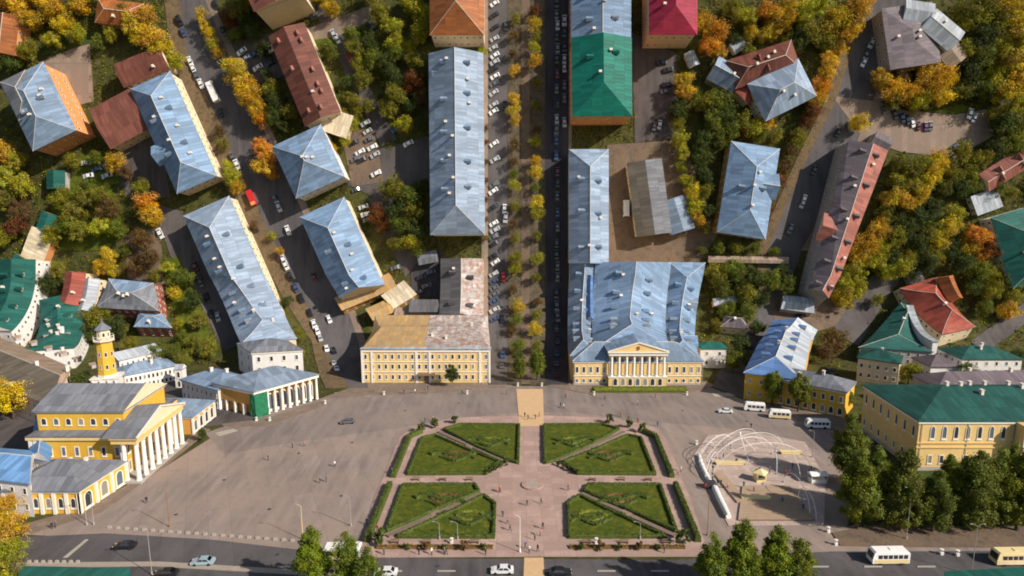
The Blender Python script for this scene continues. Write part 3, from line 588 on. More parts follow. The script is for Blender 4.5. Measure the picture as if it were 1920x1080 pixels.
for t in (0.0, 0.075, 0.425, 0.53, 0.925, 1.0):
    p = q[0].lerp(q[1], t); H.part('pilaster', B().box((p.x, p.y - 0.1, 5.6), (0.7, 0.42, 11.3)), 'trim')
b = B().box((q[0].lerp(q[1], 0.505).x, q[0].y - 1.2, 3.5), (6, 2.4, 0.3)); H.part('entrance_canopy', b, 'wood')
b = B().box((q[0].lerp(q[1], 0.505).x, q[0].y - 0.1, 1.4), (1.8, 0.3, 2.7)); H.part('door', b, 'wood')
AX('office_wing', 'rusty roofed rear wing of the yellow office block, shade painted on left slope', (866, 486), (864, 596), 78, 9, 2.4, 'gable', 'wall_cream', 'roof_felt', 2, mat2='roof_rusty_white', cap='trim', o=0.3)  # slope colours paint in the lighting: shaded felt left, bright rusty white right
AX('office_wing', 'low dark roofed link behind the yellow office block', (770, 574), (832, 574), 30, 8, 0.6, 'gable', 'wall_grey', 'roof_felt', 0, cap=None, win=False)

AX('outbuilding', 'low rusty gold roof against the back of the office block', (694, 590), (732, 574), 30, 5, 0.8, 'gable', 'wall_ochre', 'roof_gold', 0, cap=None, win=False)
AX('outbuilding', 'narrow tan roof beside the dark link behind the office block', (742, 588), (772, 588), 24, 5, 0.8, 'gable', 'wall_ochre', 'roof_tan', 0, cap=None, win=False)
AX('outbuilding', 'small grey shed in the dark courtyard behind the office block', (786, 486), (818, 480), 18, 3.5, 0.6, 'gable', 'wall_grey', 'roof_grey', 0, cap=None, win=False)
# portico palace
fl, fr = Vector(at(1075, 722)), Vector(at(1315, 722)); d1 = fl + V2(0, 16); d2 = fr + V2(0, 16)
H = House('palace', 'yellow palace with white eight column portico and broad blue roof', [fl, fr, d2, d1])
q = H.Q; H.walls(8.6, 'wall_yellow'); H.cornice(8.1, 'trim', t=0.5)
H.roof(8.6, 4.6, 'hip', 'roof_blue', cap='trim')
cx = (at(1193, 722)[0] - H.C.x); hw = 9.7; y0 = q[0].y
pq = [V2(cx - hw, y0 - 1.4), V2(cx + hw, y0 - 1.4), V2(cx + hw, y0 + 9), V2(cx - hw, y0 + 9)]
H.walls(12.0, 'wall_yellow', Q=[p + V2(0, 1.6 if p.y < y0 else 0) for p in pq], name='portico_wall')
H.part('arcade', B().box((cx, y0 - 1.0, 1.7), (2*hw + 0.6, 2.2, 3.4)), 'wall_yellow')
H.part('portico_floor', B().box((cx, y0 - 1.0, 3.55), (2*hw + 1.0, 2.6, 0.3)), 'trim')
for k in range(8):
    o = link('column', column_mesh(7.5, 0.48), H.root, H.rigid(cx - hw + 0.7 + k*(2*hw - 1.4)/7, y0 - 1.5, 3.7))
H.part('entablature', B().box((cx, y0 - 0.9, 11.75), (2*hw + 0.8, 2.8, 1.1)).box((cx, y0 - 0.95, 12.4), (2*hw + 1.6, 3.5, 0.25)), 'trim')
ped = B(); zz = 12.53; yy = y0 - 2.5
ped.add([(cx - hw - 0.6, yy + 0.5, zz), (cx + hw + 0.6, yy + 0.5, zz), (cx, yy + 0.5, zz + 3.1), (cx - hw - 0.6, yy + 11.5, zz), (cx + hw + 0.6, yy + 11.5, zz), (cx, yy + 11.5, zz + 3.1)], [(0, 1, 2), (5, 4, 3), (0, 3, 4, 1), (0, 2, 5, 3), (1, 4, 5, 2)], 0)
H.part('pediment', ped, 'wall_yellow')
rk = B()
for sx in (-1, 1): rk.tube([(cx + sx*(hw + 0.7), yy + 0.35, zz + 0.15), (cx, yy + 0.35, zz + 3.3)], 0.3, 4)
H.part('raking_cornice', rk, 'trim')
pr = B(); e = 0.12
pr.add([(cx - hw - 1.0, yy + 0.2, zz + e), (cx, yy + 0.2, zz + 3.5), (cx, yy + 12, zz + 3.5), (cx - hw - 1.0, yy + 12, zz + e), (cx + hw + 1.0, yy + 0.2, zz + e), (cx + hw + 1.0, yy + 12, zz + e)], [(0, 1, 2, 3), (1, 4, 5, 2)], 0)
H.part('portico_roof', pr, 'roof_blue')
A, Z = V2(cx - hw + 0.7, y0 + 0.2), V2(cx + hw - 0.7, y0 + 0.2)
grid_windows(H, A, Z, 7, (4.2,), 1.5, 3.0, 'arch'); grid_windows(H, A, Z, 7, (8.6,), 1.3, 1.6)
A2, Z2 = V2(A.x, y0 - 2.1), V2(Z.x, y0 - 2.1); grid_windows(H, A2, Z2, 7, (0.3,), 1.7, 2.9, 'arch')
for a_, b_ in ((q[0].x, cx - hw - 0.4), (cx + hw + 0.4, q[1].x)):
    grid_windows(H, V2(a_, y0), V2(b_, y0), 5, (0.9,), 1.2, 1.4); grid_windows(H, V2(a_, y0), V2(b_, y0), 5, (4.3,), 1.25, 2.5)
    H.part('string_course', B().box(((a_ + b_)/2, y0 - 0.08, 3.4), (b_ - a_, 0.3, 0.25)), 'trim')
H.part('banner', B().box((cx, y0 - 2.2, 13.9), (0.7, 0.3, 1.2)), 'rust_metal')
def pipes(H, A, Bp, z, n):
    for k in range(n + 1):
        p = A.lerp(Bp, (k + 0.02)/n*0.98 + 0.008); H.part('downpipe', B().tube([(p.x, p.y - 0.16, 0.2), (p.x, p.y - 0.16, z)], 0.08, 5), 'wall_grey')
pipes(H, q[0], V2(cx - hw, y0), 8.0, 1); pipes(H, V2(cx + hw + 0.6, y0), q[1], 8.0, 1); H.part('plinth', B().prism(grow(q, 0.12), -0.5, 0.7), 'concrete')
# rear ranges of the palace follow the fold
def rear(xl, xr, e, off):
    s0 = fl.y + off; x0, x1 = (xl - 960)*proj(0, s0, e)[2]/FPX, (min(xr, 1308) - 960)*proj(0, s0, e)[2]/FPX; a, c = at(xl, 494, e), at(xr, 494, e)
    return [a, (x0, s0), (x1, s0), c]
house('palace_wing', 'broad centre rear roof of the palace, dark left and pale right slope', rear(1118, 1256, 11, 7.5), 11, 4.8, 'hipB', 'wall_yellow', 'roof_blue', 5, cap='trim', win=False, inset=7)
house('palace_wing', 'narrow left rear roof of the palace beside the boulevard', rear(1071, 1119, 9, 5), 9, 3.0, 'hipB', 'wall_yellow', 'roof_blue', 2, cap='trim', win=False)
h = house('palace_wing', 'right rear roof of the palace with two cross gables', rear(1256, 1320, 9, 5), 9, 2.6, 'hip', 'wall_yellow', 'roof_blue', 2, cap='trim')
for k in (-0.22, 0.24):
    L_ = (h.Q[1] - h.Q[0]).length; xq = h.Q[0].x + L_*(0.5 + k)
    h.roof(9.1, 2.6, 'gable', 'roof_blue', Q=[V2(xq - 5, 0), V2(xq - 5, h.Q[2].y + 1.5), V2(xq + 5, h.Q[2].y + 1.5), V2(xq + 5, 0)] if h.Q[2].y > 0 else None, name='cross_roof', wallmat='wall_yellow', o=0.2, cap='trim')
AX('roof_shed', 'bright cobalt blue ridge roof on the left rear palace roof', (1107, 516), (1107, 598), 10, 12.6, 1.0, 'gable', 'wall_grey', 'roof_cobalt', 0, cap=None, win=False, o=0.1)

# right hall with green roof
Qr = [V2(101.5, 161), V2(172, 161), V2(172, 188), V2(101.5, 188)]
H = House('hall', 'large yellow hall with teal roof behind the tall tree row', Qr)
q = H.Q; H.walls(13.2, 'wall_yellow'); H.cornice(12.5, 'trim', t=0.6); H.roof(13.2, 4.2, 'hip', 'roof_green_dark', cap=None); H.chimneys(12)
grid_windows(H, q[0], q[1], 23, (8.3,), 1.25, 3.6, 'arch', 0.03, 0.99); grid_windows(H, q[0], q[1], 23, (1.8,), 1.2, 2.4, 'rect', 0.03, 0.99); grid_windows(H, q[3], q[0], 7, (8.3,), 1.2, 3.2, 'arch'); grid_windows(H, q[3], q[0], 7, (1.8,), 1.2, 2.2)
for z in (6.2, 7.4): H.part('string_course', B().box(((q[0].x + q[1].x)/2, q[0].y - 0.08, z), (q[1].x - q[0].x + 0.3, 0.35, 0.3)), 'wall_yellow')
H.walls(13.0, 'wall_yellow', Q=[V2(q[0].x + 24, q[0].y - 3), V2(q[0].x + 42, q[0].y - 3), V2(q[0].x + 42, q[0].y + 5), V2(q[0].x + 24, q[0].y + 5)], name='projecting_bay')
for k in range(6): H.part('pilaster', B().box((q[0].x + 24.4 + k*3.4, q[0].y - 3.15, 9.5), (0.7, 0.4, 6.6)), 'trim')
grid_windows(H, V2(q[0].x + 24, q[0].y - 3), V2(q[0].x + 42, q[0].y - 3), 5, (8.3,), 1.25, 3.6, 'arch')

pipes(H, q[0], q[1], 12.4, 6); H.part('plinth', B().prism(grow(q, 0.12), -0.5, 1.0), 'concrete')

# golden hall with colonnade on the left
H = House('colonnade_hall', 'golden columned hall with attic storey facing the left of the square', [V2(-118, 157), V2(-95, 157), V2(-95, 183), V2(-118, 183)])
q = H.Q; X0 = q[0].x; X1 = q[1].x; Y0 = q[0].y; Y1 = q[2].y
H.walls(10.2, 'wall_gold'); H.cornice(9.9, 'wall_yellow', t=0.9, o=0.5); H.roof(10.7, 1.2, 'hip', 'roof_grey', o=0.5, name='lower_roof')
aq = [V2(X0 + 0.6, Y0 + 3.0), V2(X1 - 1.0, Y0 + 3.0), V2(X1 - 1.0, Y1 - 3.0), V2(X0 + 0.6, Y1 - 3.0)]
H.walls(16.2, 'wall_gold', Q=aq, z0=9, name='attic_wall'); H.cornice(15.7, 'trim', Q=aq, t=0.5); H.roof(16.2, 3.6, 'gable', 'roof_grey', Q=aq, wallmat='wall_cream', o=0.7)
grid_windows(H, aq[0], aq[1], 7, (12.4,), 1.5, 1.9, 'arch'); grid_windows(H, q[0], q[1], 7, (5.6,), 1.2, 2.6); grid_windows(H, q[0], q[1], 7, (1.2,), 1.2, 2.6)
for x in (X0 + 0.4, X0 + 1.6, X1 - 0.4): H.part('pilaster', B().box((x, Y0 - 0.12, 4.9), (0.8, 0.4, 9.8)), 'trim')
xc = -90.6 - H.C.x; ya, yb = 154.6 - H.C.y, 176.5 - H.C.y
for k in range(8): link('column', column_mesh(9.6, 0.56), H.root, H.rigid(xc, ya + k*(yb - ya)/7, 0.5))
link('column', column_mesh(9.6, 0.56), H.root, H.rigid(xc - 3.0, ya, 0.5)); link('column', column_mesh(9.6, 0.56), H.root, H.rigid(xc - 3.0, yb, 0.5))
H.part('portico_floor', B().box(((xc + X1)/2, (ya + yb)/2, 0.3), (xc - X1 + 2.0, yb - ya + 2.2, 0.6)), 'concrete')
H.part('entablature', B().box(((xc + X1)/2 - 0.2, (ya + yb)/2, 10.75), (xc - X1 + 1.8, yb - ya + 1.6, 1.3)).box(((xc + X1)/2, (ya + yb)/2, 11.5), (xc - X1 + 2.4, yb - ya + 2.6, 0.28)), 'wall_yellow')
ym = (ya + yb)/2; pd = B(); xe = xc + 0.9
pd.add([(xe, ya - 1.0, 11.64), (xe, yb + 1.0, 11.64), (xe, ym, 15.3)], [(0, 1, 2)], 0); H.part('pediment', pd, 'wall_cream')
pr = B(); pr.add([(xe + 0.5, ya - 1.4, 11.7), (xe + 0.5, ym, 15.6), (X1 - 3, ym, 15.6), (X1 - 3, ya - 1.4, 11.7), (xe + 0.5, yb + 1.4, 11.7), (X1 - 3, yb + 1.4, 11.7)], [(0, 1, 2, 3), (1, 4, 5, 2)]); H.part('portico_roof', pr, 'roof_grey')
rk = B(); [rk.tube([(xe + 0.2, y_, 11.8), (xe + 0.2, ym, 15.5)], 0.3, 4) for y_ in (ya - 1.2, yb + 1.2)]; H.part('raking_cornice', rk, 'trim')
grid_windows(H, V2(X1, Y0), V2(X1, Y1), 7, (1.0, 5.6), 1.3, 3.0)
H = House('gatehouse', 'low golden wing with grey hip roof in front of the colonnade', [V2(-112, 139.5), V2(-95.5, 139.5), V2(-93.5, 154.5), V2(-112, 154.5)])
q = H.Q; H.walls(5.4, 'wall_gold'); H.cornice(5.0, 'trim', t=0.4); H.roof(5.4, 4.0, 'hip', 'roof_grey', cap=None)
grid_windows(H, q[0], q[1], 6, (1.2,), 1.3, 2.6, 'arch'); grid_windows(H, q[1], q[2], 3, (0.3,), 2.6, 4.0, 'arch')
for k in range(7):
    p = q[0].lerp(q[1], k/6); H.part('pilaster', B().box((p.x, p.y - 0.15, 2.4), (0.7, 0.5, 5.0)), 'trim')
for k in range(4):
    p = q[1].lerp(q[2], k/3); H.part('pilaster', B().box((p.x + 0.15, p.y, 2.4), (0.5, 0.8, 5.0)), 'trim')
H.part('chimney', B().box((4, 2, 7.8), (0.7, 0.7, 2.4)), 'chimney_white'); H.part('chimney', B().box((1, 1, 8.2), (0.7, 0.7, 2.4)), 'chimney_white')
H = House('gatehouse', 'low ochre wing with blue roof beyond the colonnade', [V2(-108, 184), V2(-91, 184), V2(-90.5, 197), V2(-108, 197)])
q = H.Q; H.walls(5.2, 'wall_ochre'); H.cornice(4.8, 'trim', t=0.4); H.roof(5.2, 3.2, 'hip', 'roof_blue', cap=None); grid_windows(H, q[1], q[2], 4, (0.4,), 2.0, 3.6, 'arch')
for k in range(5):
    p = q[1].lerp(q[2], k/4); H.part('pilaster', B().box((p.x + 0.15, p.y, 2.3), (0.5, 0.7, 4.8)), 'trim')

# arcade hall with green netting
c0, c1, c3 = Vector(at(480, 784)), Vector(at(598, 748)), Vector(at(405, 766)); H = House('market_arcade', 'ochre corner arcade with white columns and green scaffold netting', [c0, c1, c1 + (c3 - c0), c3])
q = H.Q; H.walls(8.2, 'wall_ochre', Q=[q[0] + V2(1.6, 1.8), q[1] + V2(-0.5, 1.8), q[2] + V2(-0.5, -0.5), q[3] + V2(0.8, -0.5)]); H.cornice(7.4, 'trim', t=0.9, o=0.25); H.roof(8.3, 3.6, 'hip', 'roof_blue', cap=None)
n_ = 8
for k in range(n_):
    p = q[0].lerp(q[1], 0.2 + 0.78*k/(n_ - 1)); link('column', column_mesh(7.4, 0.42), H.root, H.rigid(p.x, p.y + 0.4, 0.0))
for k in range(5):
    p = q[3].lerp(q[0], 0.05 + 0.85*k/4); H.part('pillar', B().box((p.x + 0.4, p.y, 1.8), (0.9, 0.9, 3.7)), 'trim')
p0, p3 = q[0], q[3]; H.part('upper_wall', B().prism([p0 + V2(0.25, 0.25), p0 + V2(1.7, 1.9), p3 + V2(1.2, -0.5), p3 + V2(0.0, -0.5)], 3.7, 7.4), 'wall_ochre')
grid_windows(H, q[0] + V2(1.6, 1.8), q[1] + V2(-0.5, 1.8), 7, (0.2,), 2.2, 5.8, 'arch', 0.16, 0.98)
d = (q[1] - q[0]).normalized(); pn = q[0] - V2(0.15, 0.35); pe = q[0] + d*4.2 - V2(0, 0.35)
nb = B(); ng = 8
for wall_a, wall_b in ((pn, pe), (q[0].lerp(q[3], 0.1) - V2(0.35, 0), pn)):
    vs = [(wall_a.lerp(wall_b, i/ng).x + random.uniform(-.12, .12), wall_a.lerp(wall_b, i/ng).y + random.uniform(-.12, .12), 7.6*j/ng) for j in range(ng + 1) for i in range(ng + 1)]
    nb.add(vs, [(j*(ng + 1) + i, j*(ng + 1) + i + 1, (j + 1)*(ng + 1) + i + 1, (j + 1)*(ng + 1) + i) for j in range(ng) for i in range(ng)])
H.part('scaffold_net', nb, 'green_net', label='bright green scaffold netting hung over the corner')

# white two-storey house, white long ranges
c0, c1 = Vector(at(476, 712)), Vector(at(570, 706)); dn = Vector(at(450, 694)) - c0
H = House('townhouse', 'white two storey house behind the market arcade with cream side', [c0, c1, c1 + dn*1.05, c0 + dn*1.05]); q = H.Q
H.walls(10, 'wall_white'); H.cornice(9.4, 'trim', t=0.5); H.roof(10, 3, 'hip', 'roof_grey'); grid_windows(H, q[0], q[1], 4, (2.5, 6.4), 1.3, 2.0); grid_windows(H, q[3], q[0], 2, (2.5, 6.4), 1.2, 1.9)
H = House('market_row', 'white low market row left of the green netting', base_quad((343, 748), (412, 770), 13)); q = H.Q
H.walls(6.6, 'wall_white'); H.cornice(6.1, 'trim', t=0.4); H.roof(6.6, 2.8, 'hip', 'roof_blue', cap=None); H.chimneys(2); grid_windows(H, q[0], q[1], 8, (3.8,), 0.9, 1.7); grid_windows(H, q[0], q[1], 8, (0.6,), 1.0, 2.0, 'arch')
H = House('market_row', 'white long market row right of the fire tower', base_quad((236, 734), (332, 714), 10)); q = H.Q
H.walls(5.6, 'wall_white'); H.roof(5.6, 2.4, 'hip', 'roof_blue', cap=None); H.chimneys(1); grid_windows(H, q[0], q[1], 12, (2.9,), 0.95, 1.7); grid_windows(H, q[0], q[1], 12, (0.4,), 0.95, 1.6, 'arch')
H = House('market_row', 'narrow white building behind the market row by the tower', base_quad((226, 702), (304, 682), 8)); q = H.Q
H.walls(5.2, 'wall_white'); H.roof(5.2, 2.2, 'gable', 'roof_pale', wallmat='wall_white', cap=None); grid_windows(H, q[0], q[1], 8, (2.6,), 0.9, 1.5)
H = House('gate_arch', 'small white arched gate between the market rows', base_quad((330, 728), (344, 728), 3.0)); q = H.Q
H.walls(6.6, 'wall_white'); H.roof(6.6, 1.4, 'gable', 'roof_pale', wallmat='wall_white', o=0.2); grid_windows(H, q[0], q[1], 1, (0.3, 3.6), 1.2, 2.4, 'arch')

# fire tower
X, S = at(206, 738); root = thing('fire_tower', 'tall yellow octagonal fire watchtower with white base and lantern', 'tower', frame(X, S, 0.1, 0.2))
def octa(r, z0, z1, r2=None, n=8):
    r2 = r2 or r; b = B(); return b.lathe([(r, z0), (r2, z1)], n)
b = B().box((0, 0, 3.0), (8.2, 6.6, 6.0)); b.box((0, 0, 6.1), (8.8, 7.2, 0.35)); part('base', b, 'wall_white', root)
for x in (-3.4, -1.2, 1.2, 3.4): link('column', column_mesh(5.6, 0.32), root, Matrix.Translation((x, -3.7, 0.0)))
part('shaft', octa(2.9, 6.2, 18.0, 2.4), 'wall_gold', root); part('band', octa(3.05, 6.3, 7.0).add([], []), 'trim', root)
part('gallery', octa(2.3, 17.6, 18.4, 3.2), 'wall_gold', root); part('gallery_floor', octa(3.3, 18.4, 18.7), 'trim', root)
lt = part('lantern', octa(2.1, 18.8, 22.2, 1.9), 'wall_cream', root); part('lantern_roof', B().lathe([(2.7, 22.2), (2.4, 22.6), (1.0, 23.8), (0.35, 24.4), (0.12, 26.0)], 8), 'roof_grey', root)
rl = B(); 
for i in range(8):
    a = 2*math.pi*i/8; rl.tube([(3.15*math.cos(a), 3.15*math.sin(a), 18.8), (3.15*math.cos(a), 3.15*math.sin(a), 20.0)], 0.09, 4); a2 = a + math.pi/4
    rl.tube([(3.15*math.cos(a), 3.15*math.sin(a), 20.0), (3.15*math.cos(a2), 3.15*math.sin(a2), 20.0)], 0.09, 4)
part('railing', rl, 'trim', root)
for i in range(8):
    a = 2*math.pi*(i + 0.5)/8
    for z in (9.0, 13.2):
        r = (2.9 - (z - 6.2)*0.0424)*math.cos(math.pi/8) + 0.02
        M = Matrix.Translation((r*math.cos(a), r*math.sin(a), z)) @ Matrix.Rotation(a + math.pi/2, 4, 'Z') @ Matrix.Diagonal((0.8, 1, 1.5, 1)); link('window', random.choice(WIN['small'][2]), root, M)
    M = Matrix.Translation((1.85*math.cos(a), 1.85*math.sin(a), 19.3)) @ Matrix.Rotation(a + math.pi/2, 4, 'Z') @ Matrix.Diagonal((0.9, 1, 2.0, 1)); link('window', random.choice(WIN['arch'][2]), root, M)

# right side of the ring road
c0, c1 = Vector(at(1411, 748)), Vector(at(1580, 784)); H = House('shop_row', 'long yellow shop row with grey roof behind the parked minibuses', base_quad((1411, 748), (1582, 784), 12)); q = H.Q
H.walls(8.2, 'wall_gold'); H.cornice(7.7, 'trim', t=0.4); H.roof(8.2, 2.6, 'hip', 'roof_grey', cap=None); H.chimneys(3); grid_windows(H, q[0], q[1], 11, (0.6,), 1.5, 2.4, 'arch'); grid_windows(H, q[0], q[1], 11, (4.6,), 1.2, 2.0)
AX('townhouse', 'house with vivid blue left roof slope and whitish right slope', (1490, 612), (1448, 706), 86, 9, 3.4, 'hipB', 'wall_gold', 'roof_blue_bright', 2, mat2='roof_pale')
H = House('house', 'cream two storey house with teal roof behind the shop row', base_quad((1605, 714), (1682, 726), 11)); q = H.Q
H.walls(8.4, 'wall_cream'); H.roof(8.4, 2.4, 'hip', 'roof_green_dark', cap=None); H.chimneys(1); grid_windows(H, q[0], q[1], 5, (1.8, 5.2), 1.1, 1.5)
H = House('house', 'small house with purple grey hip roof behind the hall', base_quad((1742, 716), (1800, 716), 11)); H.walls(5.5, 'wall_white'); H.roof(5.5, 2.8, 'hip', 'roof_purple', cap=None); H.auto_windows(5.5, 1)
H = House('house', 'white walled house with teal hip roof near the right edge', base_quad((1800, 706), (1912, 706), 14)); H.walls(6.5, 'wall_white'); H.roof(6.5, 3.0, 'hip', 'roof_green_dark', cap=None); H.chimneys(2); H.auto_windows(6.5, 2)
H = House('townhouse', 'long grey roofed range behind the teal hall roof', [V2(128, 196), V2(200, 201), V2(200, 214), V2(128, 209)]); H.walls(9.5, 'wall_grey'); H.roof(9.5, 3, 'hip', 'roof_purple', cap=None); H.chimneys(4)
H = House('pavilion', 'small white pavilion with teal roof right of the palace', base_quad((1312, 690), (1360, 690), 8)); q = H.Q
H.walls(7.6, 'wall_white'); H.roof(7.6, 1.4, 'hip', 'roof_teal', cap=None); H.auto_windows(7.6, 2)
house('house', 'small cream house with grey hip roof above the pavilion', quad([(1352, 612), (1402, 616), (1396, 596), (1360, 594)], 4.5), 4.5, 2.4, 'hip', 'wall_cream', 'roof_purple', 1, floors=1)
house('outbuilding', 'low cream garage roof on the slope beside the pavilion house', quad([(1340, 572), (1380, 566), (1376, 556), (1338, 562)], 3.5), 3.5, 0.6, 'gable', 'wall_cream', 'roof_pale', 0, floors=1, cap=None, win=False)
house('outbuilding', 'small shed with pale roof between the street and pinkish block', quad([(1466, 578), (1524, 586), (1520, 560), (1470, 556)], 4), 4, 1, 'gable', 'wall_grey', 'roof_pale', 0, cap=None, win=False)
house('outbuilding', 'long low pale wall roof across the street above the palace trees', quad([(1330, 490), (1476, 492), (1476, 484), (1330, 482)], 2.5), 2.5, 0.4, 'gable', 'wall_grey', 'roof_tan', 0, cap=None, win=False)
X, S = at(130, 668); r = thing('boiler_chimney', 'slim white chimney rising beside the teal roof with pale chimneys', 'chimney', frame(X, S, 0, 0)); part('shaft', B().lathe([(1.2, -2), (1.0, 12.0), (1.15, 12.2), (1.15, 12.8)], 8), 'wall_white', r); part('plinth', B().box((0, 0, 1.2), (3.4, 3.4, 3.4)), 'wall_white', r)
# ------------------------------------------------------------------ trees
def crown_mesh(name, n, rx, rz, size, clumps, shape='round', seed=0, mat='leaves'):
    g = np.random.default_rng(seed)
    d = g.normal(size=(clumps, 3)); d /= np.linalg.norm(d, axis=1)[:, None]; rr = g.uniform(0.25, 0.86 if shape == 'oval' else 1.08, clumps)**0.75
    cc = d*rr[:, None]*np.array([rx, rx, rz])
    if shape == 'cone': cc[:, :2] *= np.clip(0.95 - 0.55*(cc[:, 2:3]/rz), 0.15, 1.3)
    if shape == 'oval': cc[:, :2] *= np.clip(1.0 - 0.3*(cc[:, 2:3]/rz), 0.3, 1.2)
    cr = g.choice([0.17, 0.24, 0.32, 0.42, 0.5], clumps)*rx*(0.75 if shape != 'round' else 1.0)
    k = g.integers(0, clumps, n); dd = g.normal(size=(n, 3)); dd /= np.linalg.norm(dd, axis=1)[:, None]
    ctr = cc[k] + dd*(cr[k]*np.where(g.uniform(0, 1, n) < 0.14, g.uniform(1.0, 1.45, n), g.uniform(0.5, 1.05, n)))[:, None]
    nrm = dd + g.normal(size=(n, 3))*0.55; nrm /= np.linalg.norm(nrm, axis=1)[:, None]
    t = np.cross(nrm, g.normal(size=(n, 3))); t /= np.linalg.norm(t, axis=1)[:, None]; bt = np.cross(nrm, t)
    s1 = (size*g.uniform(0.6, 1.3, n))[:, None]; s2 = s1*g.uniform(0.5, 0.9, n)[:, None]
    v = np.stack([ctr - t*s1, ctr - bt*s2 + nrm*s1*0.15, ctr + t*s1, ctr + bt*s2 + nrm*s1*0.15], 1).reshape(-1, 3)
    me = bpy.data.meshes.new(name); me.vertices.add(4*n); me.vertices.foreach_set('co', v.astype(np.float32).ravel())
    me.loops.add(4*n); me.loops.foreach_set('vertex_index', np.arange(4*n, dtype=np.int32)); me.polygons.add(n); me.polygons.foreach_set('loop_start', np.arange(0, 4*n, 4, dtype=np.int32)); me.polygons.foreach_set('loop_total', np.full(n, 4, np.int32))
    ct = g.uniform(0, 1, (clumps, 3)); tint = np.clip(0.55*ct[k] + 0.45*g.uniform(0, 1, (n, 3)), 0, 1)
    a = me.color_attributes.new('tint', 'FLOAT_COLOR', 'POINT'); c4 = np.ones((n, 4), np.float32); c4[:, :3] = tint; a.data.foreach_set('color', np.repeat(c4, 4, 0).ravel())
    me.materials.append(MATS[mat]); me.update(calc_edges=True); return me
def trunk_mesh(hh, r, rx, seed):
    g = random.Random(seed); b = B(); b.tube([(0, 0, -0.3), (0.03, 0, hh*0.2), (g.uniform(-.2, .2), g.uniform(-.2, .2), hh*0.55), (g.uniform(-.3, .3), g.uniform(-.3, .3), hh*0.92)], [r*1.4, r, r*0.7, r*0.18], 7)
    for k in range(6):
        z = hh*g.uniform(0.3, 0.62); a = g.uniform(0, 6.28); l = rx*g.uniform(0.55, 0.85)
        b.tube([(0, 0, z), (l*0.5*math.cos(a), l*0.5*math.sin(a), z + l*0.45), (l*math.cos(a), l*math.sin(a), z + l*g.uniform(0.6, 1.1))], [r*0.5, r*0.32, r*0.08], 5)
    return b.mesh('trunk', ['bark'])
# prototypes of unit size: crown radius 4 m
ROUND = [(crown_mesh('crown', 6500, 3.9, 3.6, 0.2, 36, 'round', 10 + i), trunk_mesh(8.2, 0.24, 3.6, i), 5.6) for i in range(5)]
OVAL = [(crown_mesh('crown', 15000, 3.5, 5.2, 0.2, 60, 'oval', 30 + i), trunk_mesh(11.0, 0.26, 3.0, 20 + i), 7.6) for i in range(2)]
TALL = [(crown_mesh('crown', 36000, 3.7, 7.4, 0.165, 110, 'cone', 40 + i), trunk_mesh(15.0, 0.32, 3.2, 30 + i), 9.2) for i in range(3)]
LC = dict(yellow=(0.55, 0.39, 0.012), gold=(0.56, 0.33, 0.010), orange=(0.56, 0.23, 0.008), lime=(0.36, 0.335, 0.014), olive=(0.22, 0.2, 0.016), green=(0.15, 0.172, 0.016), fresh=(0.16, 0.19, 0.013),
          dark=(0.068, 0.09, 0.015), rust=(0.19, 0.065, 0.016), brown=(0.15, 0.085, 0.025))
ADJ = dict(yellow='bright yellow', gold='golden yellow', orange='orange', lime='yellowish green', olive='olive', green='green', fresh='fresh green', dark='dark green', rust='rust red', brown='brownish')
TREES = []
def tree(px, py, r, c, zone, proto=None, squash=1.0, base=None, hgt=None):
    P = random.choice(proto or ROUND)
    if base:                                    # rooted at a ground pixel
        X, S = at(*base); k = hgt/(P[2]*1.62)
    else:
        X, S = at(px, py, 6.0); k = r*proj(X, S, 6.0)[2]/FPX/4.3
    gh = ground_h(X, S); M = frame(X, S, gh, random.uniform(0, 6.28)) @ Matrix.Diagonal((k, k, k*squash, 1))
    root = thing('tree', '', 'tree', M); t = link('trunk', P[1], root); cr = link('crown', P[0], root, Matrix.Translation((0, 0, P[2])))
    j = [random.uniform(0.82, 1.18) for _ in range(3)]; base_c = LC[c]; cr.color = (base_c[0]*j[0], base_c[1]*j[0]*(0.94 + 0.12*random.random()), base_c[2], 1)
    TREES.append((root, c, zone, px, py, k)); return root
def trees(zone, c, pts, **k):
    for i, p in enumerate(pts):
        cc = p[3] if len(p) > 3 else c
        if cc == 'dark' and i % 3 == 0: cc = 'olive'
        tree(p[0], p[1], p[2]*1.04, cc, zone, **k)
trees('in the top left corner', 'gold', [(40, 12, 24), (65, 34, 22), (102, 18, 24), (122, 44, 20, 'yellow'), (150, 8, 22), (170, -18, 22, 'olive'), (80, -18, 26), (20, -10, 24, 'orange')])
trees('over the lawn at the upper left', 'lime', [(95, 72, 16), (140, 60, 16), (180, 75, 14, 'green'), (50, 92, 18, 'dark'), (15, 118, 20, 'dark'), (205, 62, 14)])
trees('above the brown roof at the upper left', 'yellow', [(250, 45, 22), (268, 62, 24), (288, 76, 24, 'gold'), (308, 92, 22), (326, 112, 18, 'lime'), (272, 30, 20, 'gold'), (235, 15, 18, 'olive')])
trees('below the orange facade at the left', 'lime', [(8, 285, 20, 'gold'), (30, 300, 18), (12, 330, 22), (40, 345, 20), (10, 375, 22, 'olive'), (38, 395, 20, 'brown'), (30, 425, 20, 'rust'), (5, 440, 20, 'olive')])
trees('beside the parked vans at the left', 'gold', [(215, 305, 18), (232, 322, 15, 'brown'), (275, 380, 20, 'orange'), (282, 402, 20, 'gold'), (262, 350, 15, 'olive'), (175, 295, 15, 'green'), (130, 300, 14, 'olive'), (160, 345, 15, 'green')])
trees('in the round garden at the left', 'olive', [(118, 372, 20), (140, 398, 22), (160, 372, 20), (186, 366, 18), (205, 392, 22, 'brown'), (188, 424, 20, 'lime'), (150, 432, 20), (122, 420, 20, 'green'), (215, 430, 16, 'green'), (96, 440, 18, 'lime')])
